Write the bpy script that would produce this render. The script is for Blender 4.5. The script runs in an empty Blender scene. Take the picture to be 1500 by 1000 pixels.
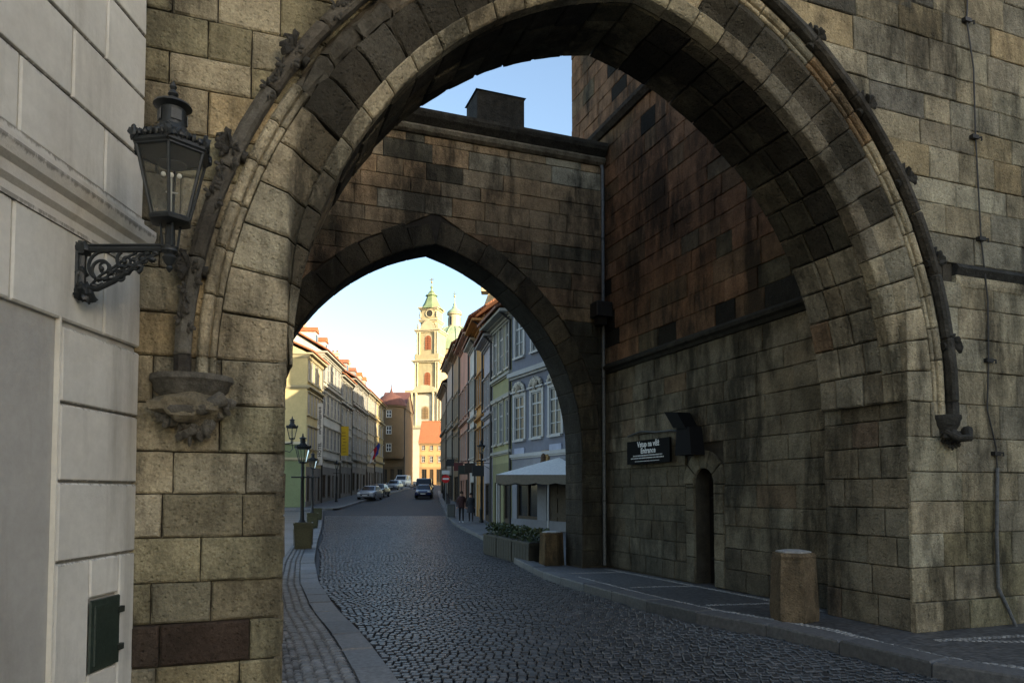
import bpy, math, random
import numpy as np
from mathutils import Vector, Matrix
random.seed(7)
RND = random.Random(11)
sc = bpy.context.scene
COL = sc.collection

# ------------------------------------------------------------------ camera, sky, sun, exposure
F = 1050.0; YAW = math.radians(20.6); PIT = math.radians(2.5); HCAM = 1.6
PY = 720 - F * math.tan(PIT)
cam_d = bpy.data.cameras.new('camera'); cam = bpy.data.objects.new('camera', cam_d); COL.objects.link(cam)
cam.location = (0, 0, HCAM); cam.rotation_euler = (math.pi / 2 + PIT, 0, -YAW)
cam_d.sensor_width = 36; cam_d.sensor_fit = 'HORIZONTAL'; cam_d.lens = 36 * F / 1500
cam_d.shift_y = (PY - 500) / 1500; cam_d.clip_start = .05; cam_d.clip_end = 3000
sc.camera = cam

THETA = math.radians(55); ELEV = math.radians(14)
sx = math.cos(YAW) * math.sin(THETA) - math.sin(YAW) * math.cos(THETA)
sy = -math.sin(YAW) * math.sin(THETA) - math.cos(YAW) * math.cos(THETA)
SUN = Vector((sx * math.cos(ELEV), sy * math.cos(ELEV), math.sin(ELEV)))
world = bpy.data.worlds.new('World'); sc.world = world; world.use_nodes = True
wn = world.node_tree.nodes; wl = world.node_tree.links
sky = wn.new('ShaderNodeTexSky'); sky.sky_type = 'NISHITA'; sky.sun_disc = False
sky.sun_elevation = ELEV; sky.sun_rotation = math.atan2(SUN.x, SUN.y); sky.air_density = 1.0; sky.dust_density = 1.4; sky.ozone_density = 1.0
wl.new(sky.outputs[0], wn['Background'].inputs[0]); wn['Background'].inputs[1].default_value = 0.15
sun_d = bpy.data.lights.new('sun', 'SUN'); sun_d.energy = 4.6; sun_d.angle = math.radians(.5); sun_d.color = (1, .86, .62)
sun = bpy.data.objects.new('sun', sun_d); COL.objects.link(sun); sun.rotation_euler = SUN.to_track_quat('Z', 'Y').to_euler()
sun.location = (20, -20, 40)
vs = sc.view_settings; vs.view_transform = 'Standard'; vs.look = 'None'; vs.exposure = 1.4; vs.gamma = 1

# ------------------------------------------------------------------ pixel -> place helpers (1500 x 1000 photograph)
fw = np.array([math.sin(YAW) * math.cos(PIT), math.cos(YAW) * math.cos(PIT), math.sin(PIT)])
rt = np.array([math.cos(YAW), -math.sin(YAW), 0]); upv = np.cross(rt, fw); CC = np.array([0, 0, HCAM])
def ray(x, y): return fw + rt * (x - 750) / F + upv * (PY - y) / F
def onY(x, y, Y): d = ray(x, y); return CC + d * (Y / d[1])
def onX(x, y, X): d = ray(x, y); return CC + d * (X / d[0])
def proj(p):
    v = np.array(p) - CC; d = v @ fw
    if d < .1: return (-9999, -9999, d)
    return (750 + F * (v @ rt) / d, PY - F * (v @ upv) / d, d)
def W(xc, d): return (xc * math.cos(YAW) + d * math.sin(YAW), -xc * math.sin(YAW) + d * math.cos(YAW))
def toC(x, y): return (x * math.cos(YAW) - y * math.sin(YAW), x * math.sin(YAW) + y * math.cos(YAW))
GD = [-60, 0, 10, 20, 27, 42, 50, 55, 60, 75, 110, 170, 260, 700]; GZ = [0, 0, 0, -.1, -.2, -.3, -.08, .12, .33, .92, 2.15, 3.9, 5.5, 9]
def zg(d): return float(np.interp(d, GD, GZ))
def at(px, d, h=0.0): # point on the ground at a pixel column and a distance
    x, y = W((px - 750) / F * d, d); return Vector((x, y, zg(d) + h))
def zat(py, d): return HCAM + (720 - py) / F * d

# ------------------------------------------------------------------ materials
def nodes(name):
    m = bpy.data.materials.new(name); m.use_nodes = True; nt = m.node_tree
    return m, nt, nt.nodes, nt.links, nt.nodes['Principled BSDF']
def tinted(name, rough=.85, bump=.3, bscale=20, var=.3, vscale=4, soot=0.0, sscale=.9, spec=.3, metal=0, pits=0, streak=0, sootcol=(.02, .018, .014), bdist=.02, grain=0):
    m, nt, N, L, B = nodes(name)
    at_ = N.new('ShaderNodeAttribute'); at_.attribute_name = 'tint'
    geo = N.new('ShaderNodeNewGeometry')
    def noise(scale, detail=6, rough_=.6, vec=None):
        n = N.new('ShaderNodeTexNoise'); n.inputs['Scale'].default_value = scale; n.inputs['Detail'].default_value = detail; n.inputs['Roughness'].default_value = rough_
        L.new(vec or geo.outputs['Position'], n.inputs['Vector']); return n
    n1 = noise(vscale); mr = N.new('ShaderNodeMapRange'); mr.inputs[1].default_value = .3; mr.inputs[2].default_value = .7
    mr.inputs[3].default_value = 1 - var; mr.inputs[4].default_value = 1 + var; L.new(n1.outputs[0], mr.inputs[0])
    mul = N.new('ShaderNodeMix'); mul.data_type = 'RGBA'; mul.blend_type = 'MULTIPLY'; mul.inputs[0].default_value = 1
    cmb = N.new('ShaderNodeCombineColor')
    for i in range(3): L.new(mr.outputs[0], cmb.inputs[i])
    L.new(at_.outputs['Color'], mul.inputs[6]); L.new(cmb.outputs[0], mul.inputs[7]); col = mul.outputs[2]
    if var:
        n1b = noise(vscale * 9, 4, .7); mrb = N.new('ShaderNodeMapRange'); mrb.inputs[1].default_value = .3; mrb.inputs[2].default_value = .7
        mrb.inputs[3].default_value = 1 - var * .7; mrb.inputs[4].default_value = 1 + var * .5; L.new(n1b.outputs[0], mrb.inputs[0])
        mu2 = N.new('ShaderNodeMix'); mu2.data_type = 'RGBA'; mu2.blend_type = 'MULTIPLY'; mu2.inputs[0].default_value = 1
        cm2 = N.new('ShaderNodeCombineColor')
        for i in range(3): L.new(mrb.outputs[0], cm2.inputs[i])
        L.new(col, mu2.inputs[6]); L.new(cm2.outputs[0], mu2.inputs[7]); col = mu2.outputs[2]
    if grain:
        ng = noise(grain, 3, .8); mg = N.new('ShaderNodeMapRange'); mg.inputs[1].default_value = .25; mg.inputs[2].default_value = .75; mg.inputs[3].default_value = .62; mg.inputs[4].default_value = 1.3; L.new(ng.outputs[0], mg.inputs[0])
        cg = N.new('ShaderNodeCombineColor'); [L.new(mg.outputs[0], cg.inputs[i]) for i in range(3)]
        xg = N.new('ShaderNodeMix'); xg.data_type = 'RGBA'; xg.blend_type = 'MULTIPLY'; xg.inputs[0].default_value = 1; L.new(col, xg.inputs[6]); L.new(cg.outputs[0], xg.inputs[7]); col = xg.outputs[2]
        # broad black weathering crust with vertical runs
        mq = N.new('ShaderNodeMapping'); mq.inputs['Scale'].default_value = (1.3, 1.3, .35); L.new(geo.outputs['Position'], mq.inputs[0])
        nq = noise(1.15, 9, .7, mq.outputs[0]); rq = N.new('ShaderNodeMapRange'); rq.inputs[1].default_value = .465; rq.inputs[2].default_value = .61; rq.inputs[3].default_value = 0; rq.inputs[4].default_value = .82; L.new(nq.outputs[0], rq.inputs[0])
        xq = N.new('ShaderNodeMix'); xq.data_type = 'RGBA'; L.new(rq.outputs[0], xq.inputs[0]); L.new(col, xq.inputs[6]); xq.inputs[7].default_value = (.03, .027, .02, 1); col = xq.outputs[2]
    if soot:
        mp = N.new('ShaderNodeMapping'); mp.inputs['Scale'].default_value = (1, 1, .55 if not streak else .14); L.new(geo.outputs['Position'], mp.inputs[0])
        n2 = noise(sscale, 7, .65, mp.outputs[0]); r2 = N.new('ShaderNodeMapRange'); r2.inputs[1].default_value = .5; r2.inputs[2].default_value = .68
        r2.inputs[3].default_value = 0; r2.inputs[4].default_value = soot; L.new(n2.outputs[0], r2.inputs[0])
        mx = N.new('ShaderNodeMix'); mx.data_type = 'RGBA'; L.new(r2.outputs[0], mx.inputs[0]); L.new(col, mx.inputs[6]); mx.inputs[7].default_value = (*sootcol, 1); col = mx.outputs[2]
    L.new(col, B.inputs['Base Color'])
    B.inputs['Roughness'].default_value = rough; B.inputs['Specular IOR Level'].default_value = spec; B.inputs['Metallic'].default_value = metal
    if bump:
        b1 = noise(bscale, 8, .65); h = b1.outputs[0]
        if pits:
            v = N.new('ShaderNodeTexVoronoi'); v.inputs['Scale'].default_value = pits; L.new(geo.outputs['Position'], v.inputs['Vector'])
            r3 = N.new('ShaderNodeMapRange'); r3.inputs[1].default_value = 0; r3.inputs[2].default_value = .35; L.new(v.outputs[0], r3.inputs[0])
            ad = N.new('ShaderNodeMath'); ad.operation = 'MULTIPLY_ADD'; L.new(r3.outputs[0], ad.inputs[0]); ad.inputs[1].default_value = .35; L.new(h, ad.inputs[2]); h = ad.outputs[0]
        bp = N.new('ShaderNodeBump'); bp.inputs['Strength'].default_value = bump; bp.inputs['Distance'].default_value = bdist
        L.new(h, bp.inputs['Height']); L.new(bp.outputs[0], B.inputs['Normal'])
    return m
M = {}
M['stone'] = tinted('sandstone', .95, 1.0, 16, .3, 3.2, .55, 2.4, .1, pits=26, bdist=.035, grain=55)
M['black'] = tinted('black_metal', .8, 0, 1, 0, 3, 0, spec=.08)
M['mortar'] = tinted('mortar', .95, .6, 40, .3, 6, .3, 1.2, .1)
M['carved'] = tinted('carved_stone', .9, 1.0, 22, .4, 7, .6, 2.2, .2, bdist=.03)
M['plaster'] = tinted('lime_plaster', .9, .3, 45, .1, 1.6, .5, 2.2, .2, streak=1, sootcol=(.2, .18, .145), bdist=.012)
M['render'] = tinted('wall_render', .9, .3, 45, .1, 1.6, .5, 2.2, .2, streak=1, sootcol=(.2, .18, .145), bdist=.012)
M['facade'] = tinted('facade_plaster', .9, .2, 14, .12, .6, .25, .5, .2, streak=1, sootcol=(.1, .09, .075))
M['iron'] = tinted('painted_iron', .5, .4, 90, .35, 30, 0, spec=.45, bdist=.004)
M['granite'] = tinted('granite', .62, .5, 60, .3, 22, .25, 1.5, .4, bdist=.008, sootcol=(.02, .02, .022))
M['cobble'] = tinted('basalt_setts', .4, .5, 55, .3, 9, .2, .5, .5, bdist=.008, sootcol=(.012, .012, .014))
M['wood'] = tinted('wood', .7, .4, 30, .3, 6, 0)
M['paint'] = tinted('paint', .55, .05, 30, .05, 3, 0)
M['car'] = tinted('car_paint', .25, 0, 1, 0, 3, 0, spec=.6)
M['rubber'] = tinted('rubber', .8, .1, 60, .1, 6, 0)
M['cloth'] = tinted('cloth', .9, .3, 50, .12, 12, 0)
M['skin'] = tinted('skin', .6, 0, 1, .05, 9, 0)
M['leaf'] = tinted('leaf', .6, 0, 1, .35, 5, 0)
M['copper'] = tinted('copper_patina', .7, .2, 2, .2, .4, .25, .3, .3, streak=1, sootcol=(.12, .16, .08))
M['gold'] = tinted('gilding', .3, 0, 1, 0, 3, 0, metal=1)
def roofmat():
    m, nt, N, L, B = nodes('clay_tiles'); a = N.new('ShaderNodeAttribute'); a.attribute_name = 'tint'
    tc = N.new('ShaderNodeTexCoord'); br = N.new('ShaderNodeTexBrick'); br.inputs['Scale'].default_value = 3.2
    br.inputs['Color1'].default_value = (1, 1, 1, 1); br.inputs['Color2'].default_value = (.6, .62, .65, 1); br.inputs['Mortar'].default_value = (.25, .25, .25, 1); br.inputs['Mortar Size'].default_value = .03
    L.new(tc.outputs['Object'], br.inputs['Vector'])
    mx = N.new('ShaderNodeMix'); mx.data_type = 'RGBA'; mx.blend_type = 'MULTIPLY'; mx.inputs[0].default_value = .8
    L.new(a.outputs['Color'], mx.inputs[6]); L.new(br.outputs[0], mx.inputs[7]); L.new(mx.outputs[2], B.inputs['Base Color']); B.inputs['Roughness'].default_value = .85
    wv = N.new('ShaderNodeTexWave'); wv.inputs['Scale'].default_value = 1.6; L.new(tc.outputs['Object'], wv.inputs['Vector'])
    bp = N.new('ShaderNodeBump'); bp.inputs['Strength'].default_value = .7; bp.inputs['Distance'].default_value = .05; L.new(wv.outputs[0], bp.inputs['Height']); L.new(bp.outputs[0], B.inputs['Normal'])
    return m
M['roof'] = roofmat()
def glassmat(name, col, rough):
    m, nt, N, L, B = nodes(name); B.inputs['Base Color'].default_value = (*col, 1); B.inputs['Roughness'].default_value = rough; B.inputs['Specular IOR Level'].default_value = .35
    n = N.new('ShaderNodeTexNoise'); n.inputs['Scale'].default_value = 1.3; g = N.new('ShaderNodeNewGeometry'); L.new(g.outputs['Position'], n.inputs['Vector'])
    bp = N.new('ShaderNodeBump'); bp.inputs['Strength'].default_value = .06; bp.inputs['Distance'].default_value = .05; L.new(n.outputs[0], bp.inputs['Height']); L.new(bp.outputs[0], B.inputs['Normal'])
    return m
M['pane'] = glassmat('street_glass', (.012, .014, .017), .3)
M['glass'] = glassmat('window_glass', (.02, .022, .025), .12)
def clearglass():
    m, nt, N, L, B = nodes('lantern_glass'); out = N['Material Output']
    tr = N.new('ShaderNodeBsdfTransparent'); tr.inputs[0].default_value = (.95, .96, .95, 1); gl = N.new('ShaderNodeBsdfGlossy'); gl.inputs['Roughness'].default_value = .06
    df = N.new('ShaderNodeBsdfDiffuse'); df.inputs[0].default_value = (.4, .4, .36, 1)
    fr = N.new('ShaderNodeLayerWeight'); fr.inputs[0].default_value = .12; mx = N.new('ShaderNodeMixShader'); L.new(fr.outputs[0], mx.inputs[0]); L.new(tr.outputs[0], mx.inputs[1]); L.new(gl.outputs[0], mx.inputs[2])
    nz = N.new('ShaderNodeTexNoise'); nz.inputs['Scale'].default_value = 9; mr = N.new('ShaderNodeMapRange'); mr.inputs[3].default_value = .03; mr.inputs[4].default_value = .14; L.new(nz.outputs[0], mr.inputs[0])
    m2 = N.new('ShaderNodeMixShader'); L.new(mr.outputs[0], m2.inputs[0]); L.new(mx.outputs[0], m2.inputs[1]); L.new(df.outputs[0], m2.inputs[2]); L.new(m2.outputs[0], out.inputs[0]); return m
M['clear'] = clearglass()
def farroad():
    m, nt, N, L, B = nodes('road_surface'); g = N.new('ShaderNodeNewGeometry')
    v = N.new('ShaderNodeTexVoronoi'); v.inputs['Scale'].default_value = 9; L.new(g.outputs['Position'], v.inputs['Vector'])
    r = N.new('ShaderNodeValToRGB'); r.color_ramp.elements[0].color = (.06, .06, .064, 1); r.color_ramp.elements[1].color = (.02, .02, .022, 1); r.color_ramp.elements[1].position = .75
    L.new(v.outputs[0], r.inputs[0]); L.new(r.outputs[0], B.inputs['Base Color']); B.inputs['Roughness'].default_value = .65; B.inputs['Specular IOR Level'].default_value = .4
    bp = N.new('ShaderNodeBump'); bp.inputs['Strength'].default_value = 1; bp.inputs['Distance'].default_value = .05; bp.invert = True; L.new(v.outputs[0], bp.inputs['Height']); L.new(bp.outputs[0], B.inputs['Normal']); return m
M['road'] = farroad()
def mosaic():
    m, nt, N, L, B = nodes('mosaic_paving'); g = N.new('ShaderNodeNewGeometry'); a = N.new('ShaderNodeAttribute'); a.attribute_name = 'tint'
    v = N.new('ShaderNodeTexVoronoi'); v.inputs['Scale'].default_value = 17; v.inputs['Randomness'].default_value = .45; L.new(g.outputs['Position'], v.inputs['Vector'])
    mr = N.new('ShaderNodeMapRange'); mr.inputs[1].default_value = .2; mr.inputs[2].default_value = .7; mr.inputs[3].default_value = 1.2; mr.inputs[4].default_value = .35; L.new(v.outputs[0], mr.inputs[0])
    cm = N.new('ShaderNodeCombineColor'); [L.new(mr.outputs[0], cm.inputs[i]) for i in range(3)]
    mx = N.new('ShaderNodeMix'); mx.data_type = 'RGBA'; mx.blend_type = 'MULTIPLY'; mx.inputs[0].default_value = 1; L.new(a.outputs[0], mx.inputs[6]); L.new(cm.outputs[0], mx.inputs[7]); L.new(mx.outputs[2], B.inputs['Base Color'])
    B.inputs['Roughness'].default_value = .55
    bp = N.new('ShaderNodeBump'); bp.inputs['Strength'].default_value = .7; bp.inputs['Distance'].default_value = .012; bp.invert = True; L.new(v.outputs[0], bp.inputs['Height']); L.new(bp.outputs[0], B.inputs['Normal']); return m
M['mosaic'] = mosaic()

# ------------------------------------------------------------------ mesh helpers
class MB:
    def __init__(s, tint=(.5, .5, .5)): s.v = []; s.f = []; s.t = []; s.c = tint
    def add(s, vs_, fs, tint=None):
        o = len(s.v); t = tint or s.c
        s.v += [tuple(map(float, p)) for p in vs_]; s.t += [t] * len(vs_); s.f += [tuple(i + o for i in f) for f in fs]; return s
    def box(s, x0, x1, y0, y1, z0, z1, tint=None):
        return s.add([(x0, y0, z0), (x1, y0, z0), (x1, y1, z0), (x0, y1, z0), (x0, y0, z1), (x1, y0, z1), (x1, y1, z1), (x0, y1, z1)],
              [(0, 3, 2, 1), (4, 5, 6, 7), (0, 1, 5, 4), (1, 2, 6, 5), (2, 3, 7, 6), (3, 0, 4, 7)], tint)
    def bbox(s, x0, x1, y0, y1, z0, z1, b=.02, tint=None):  # box with bevelled vertical edges and top
        def ring(i, z): return [(x0 + i + b, y0 + i, z), (x1 - i - b, y0 + i, z), (x1 - i, y0 + i + b, z), (x1 - i, y1 - i - b, z), (x1 - i - b, y1 - i, z), (x0 + i + b, y1 - i, z), (x0 + i, y1 - i - b, z), (x0 + i, y0 + i + b, z)]
        return s.loft([ring(0, z0), ring(0, z1 - b), ring(b * .7, z1)], tint)
    def loft(s, rings, tint=None, caps=True):
        n = len(rings[0]); vs_ = [p for r in rings for p in r]; fs = []
        for k in range(len(rings) - 1):
            for i in range(n):
                j = (i + 1) % n; fs.append((k * n + i, k * n + j, (k + 1) * n + j, (k + 1) * n + i))
        if caps: fs += [tuple(range(n - 1, -1, -1)), tuple(range((len(rings) - 1) * n, len(rings) * n))]
        return s.add(vs_, fs, tint)
    def prism(s, poly, vec, tint=None):
        v = Vector(vec); return s.loft([poly, [tuple(Vector(p) + v) for p in poly]], tint)
    def tube(s, pts, r, n=8, tint=None, flat=1.0):
        pts = [Vector(p) for p in pts]; rings = []; prev = None
        for i, p in enumerate(pts):
            d = (pts[min(i + 1, len(pts) - 1)] - pts[max(i - 1, 0)]).normalized()
            a = prev if prev is not None else (Vector((0, 0, 1)) if abs(d.z) < .9 else Vector((1, 0, 0)))
            u = (a - d * a.dot(d)).normalized(); w = d.cross(u); prev = u
            rr = r[i] if isinstance(r, (list, tuple)) else r
            rings.append([p + u * math.cos(2 * math.pi * k / n) * rr + w * math.sin(2 * math.pi * k / n) * rr * flat for k in range(n)])
        return s.loft(rings, tint)
    def lathe(s, prof, cx=0, cy=0, n=16, tint=None, rot=0, cz=0, sq=1):
        rings = [[(cx + r * math.cos(rot + 2 * math.pi * k / n), cy + sq * r * math.sin(rot + 2 * math.pi * k / n), cz + z) for k in range(n)] for r, z in prof]
        return s.loft(rings, tint)
    def blob(s, c, r, seed=0, amp=.35, n=9, tint=None, sc3=(1, 1, 1)):
        rr = random.Random(seed); fr = [(rr.uniform(2, 5), rr.uniform(0, 6), rr.uniform(2, 5), rr.uniform(0, 6)) for _ in range(3)]
        vs_ = []; fs = []; m = n * 2
        for i in range(n + 1):
            th = math.pi * i / n
            for j in range(m):
                ph = 2 * math.pi * j / m; k = 1 + amp * sum(math.sin(a * ph * 1.0 + b) * math.sin(c_ * th + d_) for a, b, c_, d_ in [(round(q[0]), q[1], q[2], q[3]) for q in fr]) / 2
                vs_.append((c[0] + r * k * sc3[0] * math.sin(th) * math.cos(ph), c[1] + r * k * sc3[1] * math.sin(th) * math.sin(ph), c[2] + r * k * sc3[2] * math.cos(th)))
        for i in range(n):
            for j in range(m): fs.append((i * m + j, i * m + (j + 1) % m, (i + 1) * m + (j + 1) % m, (i + 1) * m + j))
        return s.add(vs_, fs, tint)
    def mesh(s, name, mat, smooth=False):
        me = bpy.data.meshes.new(name); me.from_pydata(s.v, [], s.f); me.materials.append(mat)
        a = me.attributes.new('tint', 'FLOAT_COLOR', 'POINT'); a.data.foreach_set('color', [q for t in s.t for q in (t[0], t[1], t[2], 1.0)])
        if smooth: me.polygons.foreach_set('use_smooth', [True] * len(me.polygons))
        me.update(); return me
    def build(s, name, mat, parent=None, smooth=False, autos=None):
        me = s.mesh(name, M[mat] if isinstance(mat, str) else mat, smooth or autos is not None)
        if autos is not None:
            try: me.set_sharp_from_angle(angle=math.radians(autos))
            except Exception: pass
        return link(name, me, parent)
WORLDROOT = {}
def link(name, me, parent=None):
    o = bpy.data.objects.new(name, me); COL.objects.link(o)
    if parent is not None:
        o.parent = parent
        if parent.name in WORLDROOT: o.matrix_parent_inverse = WORLDROOT[parent.name]
    return o
def tag(o, label=None, cat=None, group=None, kind=None):
    if label: o['label'] = label
    if cat: o['category'] = cat
    if group: o['group'] = group
    if kind: o['kind'] = kind
    return o
def root(name, loc, label, cat, group=None, rotz=0, worldkids=False):
    o = bpy.data.objects.new(name, None); COL.objects.link(o); o.location = loc; o.rotation_euler = (0, 0, rotz); o.empty_display_size = .2
    if worldkids: WORLDROOT[o.name] = Matrix.Translation(-Vector(loc))
    return tag(o, label, cat, group)
def copy_tree(o, parent=None):
    c = o.copy(); COL.objects.link(c); c.parent = parent
    for ch in list(o.children): copy_tree(ch, c)
    return c
def lerp(a, b, t): return tuple(a[i] + (b[i] - a[i]) * t for i in range(3))
def jit(c, a=.15, rr=RND): k = 1 + rr.uniform(-a, a); w = rr.uniform(-.04, .04) * min(1, a * 8); return (max(.004, c[0] * k * (1 + w)), max(.004, c[1] * k), max(.004, c[2] * k * (1 - w)))

# a dressed stone: a patch P(u,v) in metres with normal N(u,v), bevelled, standing proud of its bed
def patch(P, N, u0, u1, v0, v1, tint, proud=.02, gap=.006, bev=.012, nu=1, nv=1, rough=.003, bed=-.03, pillow=0, chip=.0035):
    nu = max(nu, 3 if u1 - u0 > .3 else 2); nv = max(nv, 2)
    rr = RND
    def samples(a, b, n):
        a += gap; b -= gap; bb = min(bev, (b - a) * .3)
        return [a] + [a + bb + (b - a - 2 * bb) * i / n for i in range(n + 1)] + [b]
    us = samples(u0, u1, nu); vs_ = samples(v0, v1, nv); nU = len(us); nV = len(vs_)
    verts = []; faces = []
    for i, u in enumerate(us):
        for j, v in enumerate(vs_):
            edge = i in (0, nU - 1) or j in (0, nV - 1)
            h = proud - bev * .8 if edge else proud + rr.uniform(-rough, rough)
            if pillow and not edge:
                a = (u - u0) / (u1 - u0); b = (v - v0) / (v1 - v0); h += pillow * (1 - (2 * a - 1) ** 2) * (1 - (2 * b - 1) ** 2)
            pt_ = P(u, v) + N(u, v) * h
            if edge: q_ = chip * (1.8 if i in (0, nU - 1) and j in (0, nV - 1) else 1); pt_ = pt_ + Vector((rr.uniform(-q_, q_), rr.uniform(-q_, q_), rr.uniform(-q_, q_)))
            verts.append(pt_)
    for i in range(nU - 1):
        for j in range(nV - 1): faces.append((i * nV + j, (i + 1) * nV + j, (i + 1) * nV + j + 1, i * nV + j + 1))
    loop = [(i, 0) for i in range(nU)] + [(nU - 1, j) for j in range(1, nV)] + [(i, nV - 1) for i in range(nU - 2, -1, -1)] + [(0, j) for j in range(nV - 2, 0, -1)]
    base = len(verts)
    for i, j in loop: verts.append(P(us[i], vs_[j]) + N(us[i], vs_[j]) * bed)
    n = len(loop)
    for k in range(n):
        a = loop[k]; b = loop[(k + 1) % n]; faces.append((a[0] * nV + a[1], base + k, base + (k + 1) % n, b[0] * nV + b[1]))
    return (verts, faces, tint)
def flat_quad(plane, q, tint, **kw):  # q: 4 corners (a,b) bl, br, tr, tl in the plane; plane(a,b)->Vector, normal
    pl, nrm = plane
    wd = max(.05, (q[1][0] - q[0][0] + q[2][0] - q[3][0]) / 2); ht = max(.05, q[3][1] - q[0][1])
    def P(u, v):
        s = u / wd; t = v / ht; b = lerp2(q[0], q[1], s); c = lerp2(q[3], q[2], s); r = lerp2(b, c, t); return pl(r[0], r[1])
    N = lambda u, v: nrm
    return patch(P, N, 0, wd, 0, ht, tint, **kw)
def lerp2(a, b, t): return (a[0] + (b[0] - a[0]) * t, a[1] + (b[1] - a[1]) * t)
def psize(st):
    ps = [proj(p) for p in st[0][::3]]
    if any(p[2] < .2 for p in ps): return 0
    xs = [p[0] for p in ps]; ys = [p[1] for p in ps]
    w = min(max(xs), 1520) - max(min(xs), -20); h = min(max(ys), 1020) - max(min(ys), -20)
    return w * h if w > 0 and h > 0 else 0
def emit(stones, name, parent, mat='stone', limit=300, stuff=None):
    order = sorted(range(len(stones)), key=lambda i: -psize(stones[i])); rest = MB(); k = 0
    for i in order:
        st = stones[i]
        if k < limit and psize(st) > 40:
            mb = MB(); mb.add(*st); mb.build(name, mat, parent); k += 1
        else: rest.add(*st)
    if rest.v: tag(rest.build(stuff or (name + '_mass'), mat, parent), kind='stuff')
    return k
def courses(z0, z1, hmin, hmax, rr):
    z = z0; out = []
    while z < z1 - .12:
        h = rr.uniform(hmin, hmax)
        if z + h > z1 - .15: h = z1 - z
        out.append((z, z + h)); z += h
    return out
def course_blocks(xl0, xl1, xr0, xr1, z0, z1, lmin, lmax, rr):  # left edge bottom/top, right edge bottom/top
    a = max(xl0, xl1); b = min(xr0, xr1)
    cuts = []; x = a + rr.uniform(lmin * .5, lmax)
    while x < b - lmin * .5: cuts.append(x); x += rr.uniform(lmin, lmax)
    L0 = (xl0, xl1); out = []
    for c in cuts + [None]:
        R0 = (c, c) if c is not None else (xr0, xr1)
        if R0[0] - L0[0] > .03 or R0[1] - L0[1] > .03: out.append([(L0[0], z0), (max(R0[0], L0[0] + .01), z0), (max(R0[1], L0[1] + .01), z1), (L0[1], z1)])
        L0 = R0
    return out

# ------------------------------------------------------------------ palettes (linear base colours)
TAN = (.34, .29, .192); TAN2 = (.4, .345, .235); GREY = (.285, .25, .178); OLIVE = (.265, .23, .14); OCHRE = (.36, .28, .16); CRUST = (.045, .039, .029); BROWN = (.24, .165, .095); RED = (.065, .045, .033)
def pick(w, rr=RND):
    t = rr.random() * sum(a for a, _ in w)
    for a, c in w:
        t -= a
        if t <= 0: return jit(c, .13, rr)
    return jit(w[-1][1])

# ------------------------------------------------------------------ ground, road, pavements
LK = [(-.2, 3.2), (-.84, 5.55), (-1.29, 6.8), (-1.59, 7.59), (-2.27, 9.26), (-3.17, 11.85), (-4.4, 16.06), (-6.28, 23.21), (-9.4, 35.5), (-14.34, 54.47)]
RK = [(4.6, 4.6), (4.13, 5.85), (3.69, 6.1), (3.31, 6.92), (3.1, 7.7), (2.84, 8.09), (2.23, 8.96), (1.74, 9.98), (1.33, 11.2), (.63, 13.33), (.1, 16.5), (-.68, 23.99), (-1.56, 29.87), (-2.69, 36.8), (-4.39, 48.61), (-6.2, 62.6), (-7.9, 76), (-10, 96)]
def xL(d): return float(np.interp(d, [p[1] for p in LK], [p[0] for p in LK]))
def xR(d): return float(np.interp(d, [p[1] for p in RK], [p[0] for p in RK]))
def sheet(name, mat, xs, ds, h, tint=(.1, .1, .1)):
    mb = MB(tint); vs_ = []; fs = []
    for d in ds:
        for x in xs: X, Y = W(x, d); vs_.append((X, Y, zg(d) + h))
    n = len(xs)
    for i in range(len(ds) - 1):
        for j in range(n - 1): fs.append((i * n + j, i * n + j + 1, (i + 1) * n + j + 1, (i + 1) * n + j))
    mb.add(vs_, fs); return mb.build(name, mat, None, True)
ground = tag(sheet('ground', 'road', [-900, -200, -40, 0, 40, 200, 900], [-200, -20] + list(range(0, 130, 3)) + [170, 260, 700, 1500], -.06), kind='structure')
def strip(a_fn, b_fn, ds, h, name, mat, tint):
    mb = MB(tint); vs_ = []; fs = []
    for d in ds:
        for x in (a_fn(d), b_fn(d)): X, Y = W(x, d); vs_.append((X, Y, zg(d) + h))
    for i in range(len(ds) - 1): fs.append((2 * i, 2 * i + 1, 2 * i + 3, 2 * i + 2))
    mb.add(vs_, fs); return mb.build(name, mat, None, False)
dsR = [-30, 0, 3] + [4 + .5 * i for i in range(112)] + [62, 68, 75, 85, 96, 110, 130, 170]
road = tag(strip(lambda d: xL(d) - .02 if d < 54 else -16.2, lambda d: xR(d) + .02 if d < 96 else -8, dsR, -.035, 'road', 'road', (.1, .1, .1)), kind='structure')

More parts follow.
